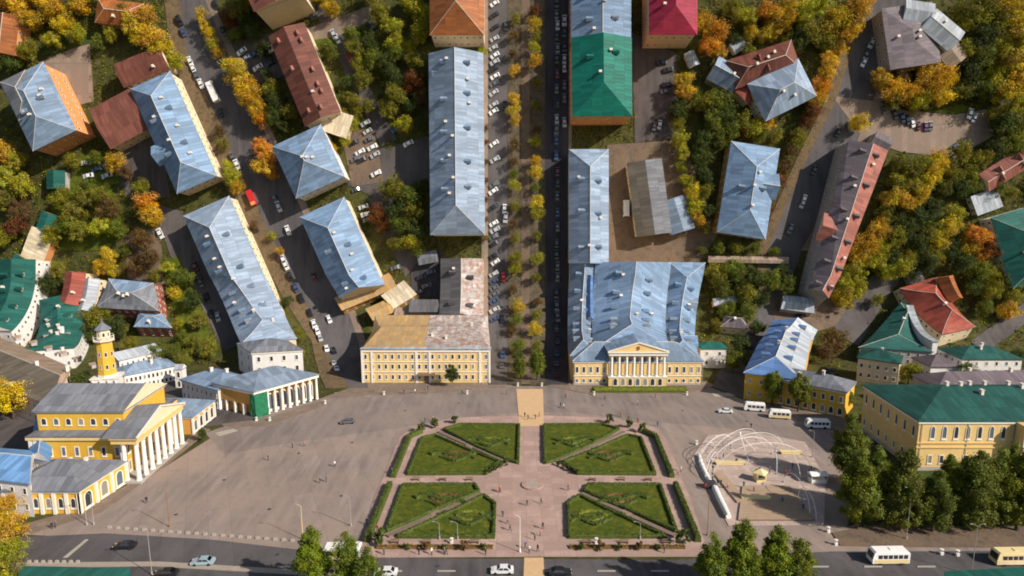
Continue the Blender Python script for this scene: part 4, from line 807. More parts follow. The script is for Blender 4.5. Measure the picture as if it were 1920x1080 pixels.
trees('at the edge of the brown yard at the left', 'yellow', [(198, 478, 16), (188, 500, 16, 'gold'), (205, 505, 14), (262, 448, 18, 'brown'), (275, 480, 18, 'brown'), (250, 500, 18, 'brown'), (232, 470, 12, 'green'), (285, 515, 14, 'olive')])
trees('on the lawn strip beside the long blue roof', 'green', [(322, 545, 14, 'yellow'), (345, 520, 18), (360, 560, 18, 'dark'), (372, 600, 18, 'dark'), (390, 648, 18, 'olive'), (362, 636, 16, 'olive'), (330, 600, 12, 'lime'), (312, 500, 14, 'lime'), (338, 625, 14)])
trees('around the brick houses by the fire tower', 'dark', [(182, 598, 26), (215, 612, 22), (160, 625, 20), (240, 640, 16), (290, 655, 18, 'green'), (320, 650, 16, 'green'), (265, 655, 16, 'green'), (70, 530, 20), (95, 530, 18), (105, 505, 16), (345, 660, 16, 'olive'), (150, 708, 20)])
trees('left of the diagonal street at the top', 'yellow', [(372, 22, 13), (380, 42, 13), (388, 60, 13), (396, 78, 13, 'lime'), (404, 95, 12, 'gold'), (430, 30, 18, 'rust'), (452, 20, 20, 'dark'), (470, 50, 22, 'dark'), (440, 60, 16, 'green'), (460, -10, 22, 'dark'), (495, 90, 16, 'dark')])
trees('along the right side of the diagonal street', 'yellow', [(438, 122, 20), (450, 140, 22), (456, 162, 22, 'gold'), (468, 180, 22, 'gold'), (480, 200, 20, 'gold'), (490, 220, 17, 'orange')])
trees('at the bend of the diagonal street', 'orange', [(490, 275, 18), (500, 292, 20), (494, 312, 20, 'gold'), (506, 322, 15)])
trees('on the left kerb of the diagonal street', 'olive', [(412, 268, 13), (425, 312, 14, 'lime'), (434, 332, 16, 'lime'), (442, 350, 14, 'gold'), (408, 240, 12, 'brown'), (505, 440, 9, 'lime'), (470, 420, 9, 'brown'), (520, 470, 9, 'gold'), (535, 560, 12, 'dark'), (556, 620, 13, 'dark'), (580, 682, 10, 'dark')])
trees('between the brown roof and the diagonal street', 'dark', [(508, 165, 18), (520, 190, 18), (512, 215, 18), (540, 210, 16), (530, 235, 14), (500, 140, 14)])
trees('above the boulevard block at the top', 'lime', [(712, 22, 20, 'olive'), (735, 50, 20), (740, 78, 18), (772, 6, 24), (792, 30, 22), (788, 62, 20), (765, 82, 14), (700, -10, 22, 'olive'), (620, 15, 16, 'gold'), (600, -12, 18, 'yellow')])
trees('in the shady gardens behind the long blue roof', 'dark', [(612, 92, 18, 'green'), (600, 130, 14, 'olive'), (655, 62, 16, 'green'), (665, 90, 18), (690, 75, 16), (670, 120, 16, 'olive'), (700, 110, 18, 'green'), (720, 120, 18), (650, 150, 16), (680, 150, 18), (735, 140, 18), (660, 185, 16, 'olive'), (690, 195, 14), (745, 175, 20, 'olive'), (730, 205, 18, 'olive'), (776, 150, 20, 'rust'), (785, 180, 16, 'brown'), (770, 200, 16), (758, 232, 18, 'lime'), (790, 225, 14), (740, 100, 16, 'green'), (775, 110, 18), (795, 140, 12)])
trees('around the parking yard', 'olive', [(640, 212, 12), (660, 228, 14, 'lime'), (645, 262, 13, 'lime'), (622, 275, 11, 'gold'), (668, 205, 11), (635, 180, 12, 'green')])
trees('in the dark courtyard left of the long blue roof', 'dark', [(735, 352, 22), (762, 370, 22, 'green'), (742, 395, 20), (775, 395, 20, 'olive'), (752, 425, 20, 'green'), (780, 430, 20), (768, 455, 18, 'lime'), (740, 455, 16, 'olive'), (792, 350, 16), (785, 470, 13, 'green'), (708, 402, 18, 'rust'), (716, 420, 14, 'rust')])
trees('in the left row of the boulevard', 'yellow', [(967, 30, 11, 'olive'), (966, 322, 10, 'green'), (966, 445, 11, 'olive'), (968, 592, 12, 'green'), (972, 660, 14, 'dark'), (964, 128, 12, 'gold'), (964, 182, 13, 'gold'), (963, 203, 13), (966, 222, 12, 'gold'), (966, 268, 12, 'brown'), (962, 300, 10, 'brown'), (966, 345, 13, 'lime'), (964, 385, 11, 'olive'), (962, 420, 11, 'brown'), (968, 482, 14, 'olive'), (968, 504, 14, 'lime'), (963, 540, 10, 'brown'), (970, 570, 14), (962, 610, 12, 'brown'), (972, 640, 15, 'green'), (963, 60, 10, 'brown'), (961, 95, 9, 'brown')])
trees('in the right row of the boulevard', 'yellow', [(1005, 62, 10, 'olive'), (1005, 195, 10, 'olive'), (1006, 350, 10, 'green'), (1006, 585, 12, 'olive'), (1006, 660, 14, 'dark'), (1004, 14, 12, 'rust'), (1001, 42, 14), (1003, 85, 13, 'lime'), (1003, 112, 14, 'gold'), (1008, 150, 9, 'olive'), (1006, 240, 9, 'brown'), (1004, 262, 11, 'lime'), (1004, 300, 11, 'gold'), (1004, 322, 13), (1008, 378, 15), (1008, 400, 13, 'lime'), (1008, 440, 10, 'olive'), (1008, 486, 14, 'lime'), (1006, 520, 10, 'olive'), (1004, 612, 14), (1006, 640, 13, 'olive'), (1009, 560, 9, 'brown')])
trees('left of the long blue roof on the pavement', 'rust', [(911, 235, 6), (911, 262, 6), (911, 300, 6, 'brown'), (911, 335, 6), (911, 372, 6), (911, 410, 6, 'brown'), (911, 445, 6, 'olive'), (906, 92, 9, 'lime')])
trees('right of the crimson roof', 'orange', [(1325, 45, 20, 'gold'), (1342, 62, 22), (1330, 85, 20), (1350, 95, 15, 'gold'), (1400, 30, 20, 'lime'), (1408, 58, 16, 'yellow'), (1375, 10, 18, 'dark'), (1438, 22, 22), (1462, 40, 26, 'gold'), (1440, 60, 20, 'yellow'), (1480, 8, 24, 'yellow'), (1380, 70, 14, 'dark'), (1405, 95, 16, 'dark')])
trees('left of the right street at the top', 'gold', [(1505, 25, 24, 'lime'), (1535, 8, 26, 'lime'), (1520, 60, 22, 'olive'), (1560, 40, 26, 'yellow'), (1588, 60, 22), (1600, 25, 26), (1622, 0, 22), (1578, 88, 15, 'gold'), (1500, 75, 20, 'dark'), (1548, 80, 18, 'olive'), (1480, 80, 16, 'olive')])
trees('on the left kerb of the right street', 'rust', [(1556, 112, 17, 'gold'), (1550, 135, 17, 'gold'), (1544, 158, 17, 'orange'), (1534, 182, 16, 'gold'), (1526, 204, 16), (1516, 228, 15), (1502, 258, 16, 'olive'), (1490, 282, 14, 'brown'), (1478, 310, 14, 'brown'), (1466, 338, 14), (1455, 364, 13, 'brown'), (1445, 388, 13), (1428, 432, 15, 'orange'), (1438, 410, 13, 'brown')])
trees('between the yard and the courtyard', 'lime', [(1282, 150, 18, 'yellow'), (1285, 172, 18, 'gold'), (1272, 232, 14, 'olive'), (1275, 258, 16), (1282, 285, 15), (1278, 310, 13, 'olive'), (1290, 338, 15), (1298, 360, 17, 'yellow'), (1302, 384, 18), (1308, 408, 16, 'gold'), (1270, 205, 18, 'dark')])
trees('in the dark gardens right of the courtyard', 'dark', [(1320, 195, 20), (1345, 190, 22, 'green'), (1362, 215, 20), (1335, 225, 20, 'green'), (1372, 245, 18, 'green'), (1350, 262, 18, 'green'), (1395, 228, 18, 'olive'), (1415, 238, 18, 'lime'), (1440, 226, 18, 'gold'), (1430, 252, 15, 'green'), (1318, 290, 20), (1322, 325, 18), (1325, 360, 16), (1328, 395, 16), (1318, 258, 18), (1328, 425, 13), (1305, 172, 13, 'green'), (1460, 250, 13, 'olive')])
trees('on the wooded slope right of the palace', 'green', [(1340, 515, 22, 'dark'), (1375, 508, 22), (1410, 518, 22, 'dark'), (1445, 526, 20), (1475, 535, 18), (1355, 545, 18), (1395, 550, 22, 'dark'), (1365, 580, 18), (1400, 590, 20), (1345, 604, 13, 'olive'), (1420, 610, 16, 'dark'), (1390, 648, 22, 'dark'), (1375, 668, 18, 'green'), (1408, 668, 16, 'dark'), (1425, 560, 18, 'dark'), (1320, 468, 10), (1350, 464, 13), (1385, 462, 13, 'olive'), (1420, 464, 13), (1455, 472, 11), (1470, 508, 14, 'dark')])
trees('between the right street and the parking at the top right', 'gold', [(1615, 228, 18, 'yellow'), (1650, 148, 20), (1672, 165, 20), (1690, 132, 18, 'brown'), (1704, 172, 20), (1726, 190, 20, 'lime'), (1744, 160, 24), (1766, 142, 24), (1760, 180, 22, 'yellow'), (1735, 132, 18), (1680, 190, 14, 'olive')])
trees('in the top right corner', 'yellow', [(1895, 20, 30), (1905, 70, 32), (1890, 115, 30), (1910, 150, 30), (1882, 168, 26), (1905, 200, 24, 'lime'), (1862, 150, 22, 'lime'), (1868, 40, 24, 'olive'), (1850, 5, 26, 'olive'), (1925, 110, 28), (1872, 90, 22, 'lime')])
trees('in the dark wood left of the top right corner', 'dark', [(1822, 30, 24), (1835, 70, 24), (1838, 110, 24, 'green'), (1815, 95, 20), (1820, 140, 22), (1842, 170, 20, 'green'), (1808, 170, 18), (1800, 20, 18, 'olive'), (1880, 232, 24), (1905, 240, 22), (1900, 272, 22, 'green'), (1865, 280, 18), (1840, 300, 20), (1870, 215, 14, 'olive')])
trees('below the parking at the right', 'lime', [(1688, 302, 18, 'olive'), (1712, 318, 20, 'olive'), (1738, 305, 18, 'olive'), (1762, 302, 20, 'yellow'), (1745, 330, 22, 'yellow'), (1716, 345, 20), (1686, 345, 20, 'olive'), (1672, 370, 22, 'yellow'), (1698, 375, 20, 'gold'), (1728, 365, 20, 'yellow'), (1662, 400, 16, 'olive'), (1806, 285, 20, 'olive'), (1782, 330, 20, 'dark'), (1800, 350, 20, 'dark'), (1770, 355, 16, 'green'), (1820, 320, 18, 'dark'), (1825, 350, 16, 'green'), (1750, 385, 18, 'dark')])
trees('in the autumn wood right of the pinkish block', 'lime', [(1648, 432, 20, 'gold'), (1625, 455, 22, 'gold'), (1652, 466, 20, 'lime'), (1612, 480, 20, 'gold'), (1638, 490, 20), (1600, 510, 22), (1582, 530, 20, 'lime'), (1608, 540, 20), (1584, 560, 20, 'yellow'), (1680, 445, 20, 'olive'), (1672, 480, 18, 'dark'), (1684, 505, 22, 'lime'), (1662, 510, 18), (1700, 420, 20, 'dark'), (1726, 410, 20, 'dark'), (1742, 435, 20, 'olive'), (1715, 455, 20, 'dark'), (1760, 452, 18, 'yellow'), (1778, 425, 20, 'yellow'), (1790, 400, 18, 'lime'), (1830, 442, 22, 'orange'), (1818, 462, 18, 'gold'), (1860, 468, 18, 'rust'), (1846, 478, 16, 'orange'), (1758, 480, 18, 'dark'), (1735, 490, 20, 'dark'), (1790, 470, 18, 'dark'), (1700, 480, 18, 'olive'), (1805, 495, 20, 'dark'), (1836, 505, 20, 'green'), (1862, 510, 18, 'dark'), (1830, 535, 18, 'dark'), (1862, 545, 20, 'olive'), (1885, 525, 16, 'dark'), (1900, 550, 18, 'lime'), (1895, 580, 18, 'gold'), (1850, 575, 16, 'green'), (1808, 430, 14, 'green'), (1872, 430, 12, 'olive'), (1650, 560, 13, 'dark'), (1720, 520, 14, 'dark'), (1875, 350, 16, 'green'), (1900, 360, 14, 'dark')])
trees('behind the cream house and the teal hall', 'olive', [(1562, 640, 24, 'brown'), (1548, 655, 16, 'brown'), (1640, 648, 14, 'lime'), (1620, 652, 12, 'olive'), (1706, 690, 20, 'olive'), (1726, 696, 15, 'dark'), (1786, 664, 14, 'dark'), (1816, 690, 18, 'green'), (1840, 694, 15, 'dark'), (1760, 650, 12, 'dark'), (1880, 668, 14, 'dark'), (1910, 655, 14, 'dark')])
# street limes with a trunk rooted on a ground pixel
def rooted(zone, c, pts, proto, **k):
    for bx, by_, hh in pts: tree(bx, by_ - 40, 0, c, zone, proto, base=(bx, by_), hgt=hh, **k)
rooted('at the lower end of the boulevard', 'green', [(974, 718, 9.5), (1007, 714, 11)], OVAL)
rooted('in front of the yellow office block', 'dark', [(848, 727, 8.2)], OVAL)
rooted('in front of the yellow shop row', 'green', [(1447, 760, 11.5), (1496, 772, 12), (1586, 772, 7.5)], OVAL)
rooted('at the end of the golden hall', 'dark', [(380, 828, 4.2)], OVAL)
rooted('in the tall row before the teal roofed hall', 'green', [(1588, 905, 16), (1606, 992, 16), (1640, 960, 13), (1686, 996, 16.8), (1748, 998, 13), (1776, 955, 12), (1818, 996, 17), (1862, 990, 16), (1906, 996, 16.5), (1955, 990, 18), (1640, 930, 11), (1890, 945, 13)], TALL, squash=0.95)
rooted('at the bottom left of the garden in the foreground', 'fresh', [(588, 1122, 12.0), (652, 1128, 11.8), (690, 1142, 10.6)], TALL)
rooted('at the bottom right of the garden in the foreground', 'fresh', [(1330, 1130, 11.6), (1386, 1128, 13.6), (1450, 1128, 12.6), (1494, 1134, 11.4)], TALL)
trees('at the lower left edge', 'yellow', [(22, 752, 34), (-14, 740, 28, 'gold'), (8, 930, 26, 'gold'), (22, 965, 26, 'gold'), (-8, 985, 30, 'gold'), (18, 1010, 28, 'lime'), (8, 1052, 32, 'olive'), (-20, 1070, 34, 'lime')])
TREES.sort(key=lambda t: -t[5]); SMALL = TREES[300:]; TREES = TREES[:300]; nT = len(TREES)
g_ = random.Random(11)
for i in range(90):                              # the wooded surroundings just outside the picture
    side = g_.choice((-1, 1, 0)); px, py = (g_.uniform(1950, 2350), g_.uniform(-60, 650)) if side > 0 else (g_.uniform(-430, -40), g_.uniform(-60, 560)) if side < 0 else (g_.uniform(-100, 2000), g_.uniform(-150, -45))
    X, S = at(px, py)
    if any(inside((X, S), p) for p, h in PATCHES) or any(inside((X, S), q) for q in HOUSES): continue
    tree(px, py, g_.uniform(18, 28), g_.choice(('olive', 'lime', 'gold', 'green', 'dark')), 'outside')
SMALL += TREES[nT:]; TREES = TREES[:nT]
def merge_small():
    V, T, Cc = [], [], []
    for root, c, zone, px, py, k in SMALL:
        for ch in list(root.children):
            if ch.name.startswith('crown'):
                me = ch.data; n = len(me.vertices); v = np.empty(n*3, np.float32); me.vertices.foreach_get('co', v); v = v.reshape(-1, 3); t = np.empty(n*4, np.float32); me.color_attributes['tint'].data.foreach_get('color', t)
                M = np.array(root.matrix_world @ Matrix.Translation(ch.location)); sel = np.repeat(np.arange(n//4) % 5 < 3, 4); V.append((v @ M[:3, :3].T + M[:3, 3])[sel]); T.append(t.reshape(-1, 4)[sel]); Cc.append(np.tile(np.array(ch.color, np.float32), (int(sel.sum()), 1)))
            bpy.data.objects.remove(ch)
        bpy.data.objects.remove(root)
    v = np.concatenate(V); n = len(v)//4; me = bpy.data.meshes.new('small_trees'); me.vertices.add(4*n); me.vertices.foreach_set('co', v.astype(np.float32).ravel())
    me.loops.add(4*n); me.loops.foreach_set('vertex_index', np.arange(4*n, dtype=np.int32)); me.polygons.add(n); me.polygons.foreach_set('loop_start', np.arange(0, 4*n, 4, dtype=np.int32)); me.polygons.foreach_set('loop_total', np.full(n, 4, np.int32))
    for nm, d in (('tint', np.concatenate(T)), ('leafcol', np.concatenate(Cc))): me.color_attributes.new(nm, 'FLOAT_COLOR', 'POINT').data.foreach_set('color', d.astype(np.float32).ravel())
    me.materials.append(MATS['leaves_mixed']); me.update(calc_edges=True); tag(link('small_trees', me), 'small scattered autumn trees and saplings between the larger trees', 'small trees', None, 'stuff')
bpy.context.view_layer.update(); merge_small()
# bushes and weeds that cover the open soil of the town
def undergrowth(n=7500, per=16):
    g = np.random.default_rng(3); C, K = [], []
    pal = [LC['dark'], LC['green'], LC['green'], LC['olive'], LC['olive'], LC['brown'], LC['lime'], LC['brown']]
    while len(C) < n:
        px, py = g.uniform(-260, 2180), g.uniform(-70, 690); X, S = at(px, py)
        if any(inside((X, S), p) for p, h in PATCHES) or any(inside((X, S), q) for q in HOUSES): continue
        if math.sin(X*0.21 + S*0.13) + math.sin(S*0.24 - X*0.1) + g.normal()*0.6 < -0.35: continue
        C.append((X, S)); K.append(pal[g.integers(len(pal))])
    m = n*per; k = np.repeat(np.arange(n), per); off = g.normal(size=(m, 3))*np.array([0.75, 0.75, 0.3]); sc_ = np.repeat(g.uniform(0.5, 1.5, n), per)[:, None]; off = off*sc_; off[:, 2] = np.abs(off[:, 2]) + 0.25
    E = np.array([[*W(X, S), *frame(X, S).col[1][:3], *frame(X, S).col[2][:3]] for X, S in C])[k]
    def world(o): return E[:, 0:3] + o[:, :1]*np.array([1.0, 0, 0]) + o[:, 1:2]*E[:, 3:6] + o[:, 2:3]*E[:, 6:9]
    a = g.normal(size=(m, 3)); a /= np.linalg.norm(a, axis=1)[:, None]; b_ = np.cross(a, g.normal(size=(m, 3))); b_ /= np.linalg.norm(b_, axis=1)[:, None]; s = 0.3*g.uniform(0.6, 1.3, m)[:, None]
    v = np.stack([world(off - a*s), world(off - b_*s*0.7), world(off + a*s), world(off + b_*s*0.7)], 1).reshape(-1, 3); n4 = m
    me = bpy.data.meshes.new('undergrowth'); me.vertices.add(4*m); me.vertices.foreach_set('co', v.astype(np.float32).ravel()); me.loops.add(4*m); me.loops.foreach_set('vertex_index', np.arange(4*m, dtype=np.int32)); me.polygons.add(m); me.polygons.foreach_set('loop_start', np.arange(0, 4*m, 4, dtype=np.int32)); me.polygons.foreach_set('loop_total', np.full(m, 4, np.int32))
    kc = np.ones((n, 4), np.float32); kc[:, :3] = np.array(K)*0.8; t4 = np.ones((m, 4), np.float32); t4[:, :3] = g.uniform(0, 1, (m, 3))
    me.color_attributes.new('leafcol', 'FLOAT_COLOR', 'POINT').data.foreach_set('color', np.repeat(kc[k], 4, 0).ravel()); me.color_attributes.new('tint', 'FLOAT_COLOR', 'POINT').data.foreach_set('color', np.repeat(t4, 4, 0).ravel())
    me.materials.append(MATS['leaves_mixed']); me.update(calc_edges=True); tag(link('undergrowth', me), 'low bushes, weeds and fallen leaves covering the open ground of the town', 'undergrowth', None, 'stuff')
undergrowth()
groups = {}
for t in TREES: groups.setdefault((t[1], t[2]), []).append(t)
for (c, zone), L in groups.items():
    L.sort(key=lambda t: (t[3], t[4]))
    for i, t in enumerate(L):
        if len(L) == 1: lab = '%s tree %s' % (ADJ[c], zone)
        else: lab = '%s tree, %s from the left of the %s ones %s' % (ADJ[c], ORD[i], ADJ[c].split()[0], zone)
        if len(lab.split()) > 16: lab = '%s tree, %s from left %s' % (ADJ[c], ORD[i], zone)
        if len(lab.split()) > 16: lab = '%s tree, %s %s' % (ADJ[c], ORD[i], zone)
        t[0]['label'] = lab; t[0]['group'] = 'trees ' + zone

# ------------------------------------------------------------------ the formal garden
def hedge(name, label, line, w, hh, closed=False, c='dark', group=None, cat='hedge', chart=False, dens=26):
    P = [Vector(p) for p in line] if chart else [Vector(at(*p)) for p in line]
    if closed: P = P + [P[0]]
    C0 = P[0]; M = frame(C0.x, C0.y, ground_h(C0.x, C0.y) - 0.02, 0); root = thing(name, label, cat, M, group)
    b = B(); g = np.random.default_rng(len(label)*7 + len(P)); cs = []
    for a_, z_ in zip(P[:-1], P[1:]):
        d = z_ - a_; L = d.length; n = max(2, int(L/0.6)); dn = d.normalized(); nn = Vector((-dn.y, dn.x)); vs = []
        for i in range(n + 1):
            p = a_ + d*(i/n) - C0
            for o, z in ((-w/2, 0), (-w/2*0.95, hh*0.8), (-w/4, hh), (w/4, hh), (w/2*0.95, hh*0.8), (w/2, 0)):
                j = random.uniform(-0.07, 0.07) if z else 0; vs.append((p.x + nn.x*(o + j), p.y + nn.y*(o + j), z + j))
        b.add(vs, [(i*6 + k, i*6 + k + 1, (i + 1)*6 + k + 1, (i + 1)*6 + k) for i in range(n) for k in range(5)] + [(5, 4, 3, 2, 1, 0), tuple(n*6 + k for k in range(6))])
        m = int(L*dens*(w + hh)/1.6); t = g.uniform(0, L, m); o = g.uniform(-w/2, w/2, m); z = np.where(np.abs(o) > w*0.42, g.uniform(0.1, hh, m), hh + g.uniform(-0.05, 0.1, m))
        base_ = np.array([a_.x - C0.x, a_.y - C0.y]); cs.append(np.stack([base_[0] + dn.x*t + nn.x*o, base_[1] + dn.y*t + nn.y*o, z], 1))
    me = b.mesh('foliage', ['hedge_leaves']); o1 = link('foliage', me, root); o1.color = (*[x*1.1 for x in LC[c]], 1)
    a = me.color_attributes.new('tint', 'FLOAT_COLOR', 'POINT'); nv = len(me.vertices); c4 = np.ones((nv, 4), np.float32); c4[:, :3] = g.uniform(0.2, 0.8, (nv, 3)); a.data.foreach_set('color', c4.ravel())
    ctr = np.concatenate(cs); n = len(ctr)
    if n:
        nr = g.normal(size=(n, 3)) + np.array([0, 0, 1.0]); nr /= np.linalg.norm(nr, axis=1)[:, None]; t = np.cross(nr, g.normal(size=(n, 3))); t /= np.linalg.norm(t, axis=1)[:, None]; bt = np.cross(nr, t)
        s1 = 0.14*g.uniform(0.6, 1.4, n)[:, None]; v = np.stack([ctr - t*s1, ctr - bt*s1*0.7, ctr + t*s1, ctr + bt*s1*0.7], 1).reshape(-1, 3)
        lv = bpy.data.meshes.new('leaves'); lv.from_pydata(v.tolist(), [], [(4*i, 4*i + 1, 4*i + 2, 4*i + 3) for i in range(n)]); a = lv.color_attributes.new('tint', 'FLOAT_COLOR', 'POINT'); c4 = np.ones((n, 4), np.float32); c4[:, :3] = g.uniform(0, 1, (n, 3)); a.data.foreach_set('color', np.repeat(c4, 4, 0).ravel()); lv.materials.append(MATS['hedge_leaves'])
        o2 = link('leaf_layer', lv, root); o2.color = o1.color; o2['kind'] = 'stuff'
    return root
MX = 1993
LAWN = {'upper left outer': [(790, 823), (815, 818), (882, 846), (940, 870), (912, 892), (762, 893)], 'upper left inner': [(830, 807), (863, 798), (975, 799), (973, 872), (956, 868), (892, 842)],
        'lower left outer': [(753, 912), (893, 911), (901, 924), (852, 946), (722, 1002)], 'lower left inner': [(908, 931), (931, 947), (928, 1012), (742, 1011), (852, 958)]}
for k, v in list(LAWN.items()): LAWN[k.replace('left', 'right')] = [(MX - x, y) for x, y in v]
def shrink(poly, d):
    c = Vector((sum(p[0] for p in poly)/len(poly), sum(p[1] for p in poly)/len(poly))); return [tuple(Vector(p) + (c - Vector(p)).normalized()*d) for p in poly]
for k, v in LAWN.items():
    ch = [at(*p) for p in v]
    o = patch('lawn', ch, 'lawn', 0.12, chart=True)
    hedge('clipped_hedge', 'low clipped hedge framing the %s lawn of the garden' % k, shrink(ch, 0.5), 0.75, 0.6, True, 'dark', 'hedges framing the garden lawns', chart=True)
    c = Vector((sum(p[0] for p in ch)/len(ch), sum(p[1] for p in ch)/len(ch)))
    sg = 1 if 'left' in k else -1
    pts = [(c.x + sg*(-6 + i*1.5), c.y + 1.6*math.sin(i*0.9)) for i in range(9)]
    hedge('shrub_ornament', 'curling dark green shrub ornament on the %s lawn' % k, pts, 1.7, 0.6, False, 'dark', 'shrub ornaments on the garden lawns', 'shrub', chart=True)
    pts = [(c.x + sg*(-3 + i*1.3), c.y - 2.6 + 1.3*math.cos(i*1.1)) for i in range(8)]
    hedge('shrub_ornament', 'lower wavy dark shrub ornament on the %s lawn' % k, pts, 1.1, 0.5, False, 'dark', 'lower shrub ornaments on the garden lawns', 'shrub', chart=True)
    pts = [(c.x + sg*(1 + 3.0*math.cos(a)), c.y + 2.0*math.sin(a)) for a in [i*0.7 for i in range(8)]]
    hedge('flower_bed', 'round flower bed on the %s lawn' % k, pts, 0.9, 0.35, False, 'brown' if 'outer' in k else 'green', 'flower beds on the garden lawns', 'flower bed', chart=True)
DIAG = {'upper left': [(822, 811), (884, 843), (890, 842), (950, 868)], 'lower left': [(726, 1008), (850, 951), (902, 927)]}
for k, v in list(DIAG.items()): DIAG[k.replace('left', 'right')] = [(MX - x, y) for x, y in v]
for k, v in DIAG.items():
    P = [Vector(at(*p)) for p in v]; d = (P[-1] - P[0]).normalized(); n = Vector((-d.y, d.x))
    patch('path', [P[0] + n*0.6, P[-1] + n*0.6, P[-1] - n*0.6, P[0] - n*0.6], 'walk_slabs', 0.14, chart=True)
    m = (P[0] + P[-1])/2; patch('path', [m + 1.5*Vector((math.cos(a), math.sin(a))) for a in [i*0.7854 for i in range(8)]], 'tan_slabs', 0.14, chart=True)
OUT = {'lower left': [(688, 1018), (731, 912)], 'upper left': [(737, 897), (768, 822), (790, 812)]}
for k, v in list(OUT.items()): OUT[k.replace('left', 'right')] = [(MX + 4 - x, y) for x, y in v]
for k, v in OUT.items(): hedge('boundary_hedge', 'tall dark boundary hedge on the %s side of the garden' % k, v, 1.3, 1.3, False, 'dark', 'boundary hedges of the garden')
BED = {'left': [(706, 1028), (924, 1028)], 'right': [(1068, 1028), (1284, 1028)]}
for k, v in BED.items(): hedge('flower_border', 'brownish flower border along the bottom %s edge of the garden' % k, v, 1.2, 0.45, False, 'brown', 'flower borders at the bottom of the garden', 'flower bed')
hedge('palace_hedge', 'long low hedge in front of the portico palace', [(1114, 733), (1284, 733)], 1.4, 0.9, False, 'green')
SHRUB = [crown_mesh('crown', 1100, 1.0, 1.15, 0.15, 14, 'oval', 60 + i, 'hedge_leaves') for i in range(2)]
stem = B().tube([(0, 0, -0.2), (0, 0, 0.9)], [0.1, 0.05], 6).mesh('trunk', ['bark'])
def shrub(px, py, s, label, group, c='dark'):
    X, S = at(px, py); r = thing('topiary_bush', label, 'bush', frame(X, S, ground_h(X, S), random.random()*6) @ Matrix.Scale(s, 4), group); link('trunk', stem, r); o = link('crown', random.choice(SHRUB), r, Matrix.Translation((0, 0, 1.15))); o.color = (*LC[c], 1)
for side in ('left', 'right'):
    f = (lambda x: x) if side == 'left' else (lambda x: MX + 2 - x)
    for i, (x, y) in enumerate([(790, 812), (815, 803), (853, 795)]): shrub(f(x), y, 1.3, 'dark clipped bush, %s from the outside at the top %s garden corner' % (ORD[i], side), 'bushes at the upper garden corners')
    for i in range(5): shrub(f(948 - i*9), 874 + i*4.4, 0.75, 'small clipped bush, %s from the middle beside the %s diagonal path end' % (ORD[i], side), 'small bushes at the diagonal path ends')
    shrub(f(714), 1022, 1.5, 'round dark bush at the bottom %s corner of the garden' % side, 'bushes at the lower garden corners')
    for i in range(5): shrub(f(762 + i*36), 1033, 0.7 + 0.25*(i % 2), 'low bush, %s from the outside in the bottom %s flower border' % (ORD[i], side), 'bushes in the flower borders', 'brown' if i % 2 else 'dark')
# ------------------------------------------------------------------ vehicles
def car_shapes(L=4.3, Wd=1.75):
    """returns builders for body, glass, wheel, lamp"""
    prof = [(-L/2, 0.35), (-L/2 + 0.03, 0.72), (-L/2 + 0.55, 0.88), (-1.05, 0.93), (-0.45, 1.42), (0.95, 1.45), (1.62, 1.0), (L/2 - 0.05, 0.92), (L/2, 0.4)]
    b = B(); n = len(prof); hw = Wd/2
    def xs(z): return hw if z < 0.95 else hw - (z - 0.95)*0.42
    vs = [(x, -xs(z), z) for x, z in prof] + [(x, xs(z), z) for x, z in prof]
    b.add(vs, [tuple(range(n)), tuple(range(2*n - 1, n - 1, -1))] + [(i + n, (i + 1) % n + n, (i + 1) % n, i) for i in range(n)])
    g = B()
    for s in (-1, 1):
        y0, y1 = s*(xs(0.98) + 0.012), s*(xs(1.38) + 0.012); f = [(0, 1, 2, 3)] if s < 0 else [(3, 2, 1, 0)]
        g.add([(-0.88, y0, 0.99), (0.16, y0, 0.99), (0.16, y1, 1.38), (-0.42, y1, 1.38)], f); g.add([(0.24, y0, 0.99), (1.35, y0, 0.99), (0.92, y1, 1.38), (0.24, y1, 1.38)], f)
    o = 0.012; g.add([(-1.0 - o, -0.72, 0.98), (-0.5 - o, -0.62, 1.38), (-0.5 - o, 0.62, 1.38), (-1.0 - o, 0.72, 0.98)], [(0, 1, 2, 3), (3, 2, 1, 0)]); g.add([(1.0 + o, -0.62, 1.42), (1.58 + o, -0.72, 1.05), (1.58 + o, 0.72, 1.05), (1.0 + o, 0.62, 1.42)], [(0, 1, 2, 3), (3, 2, 1, 0)])
    def wheel(b_, x, y):
        vs = []; n = 10
        for dy in (-0.1, 0.1): vs += [(x + 0.32*math.cos(2*math.pi*i/n), y + dy, 0.32 + 0.32*math.sin(2*math.pi*i/n)) for i in range(n)]
        b_.add(vs, [tuple(range(n)), tuple(range(2*n - 1, n - 1, -1))] + [(i, (i + 1) % n, (i + 1) % n + n, i + n) for i in range(n)], 0)
    return b, g, wheel, [(x, y) for x in (-L*0.31, L*0.31) for y in (-hw + 0.08, hw - 0.08)]
cb, cg, wheel_fn, wpos = car_shapes()
FARCAR = B(); FARCAR.add(cb.v, cb.f, 0); FARCAR.add(cg.v, cg.f, 1)
for x, y in wpos:
    t = B(); wheel_fn(t, x, y); FARCAR.add(t.v, t.f, 2)
FARCAR = FARCAR.mesh('car', ['paint', 'glass', 'tyre'])
CBODY, CGLASS = cb.mesh('body', ['paint']), cg.mesh('windows', ['glass']); t = B(); wheel_fn(t, 0, 0); CWHEEL = t.mesh('wheel', ['tyre'])
CLAMP = B().box((0, 0, 0), (0.06, 0.34, 0.16)).mesh('headlight', ['white_paint'])
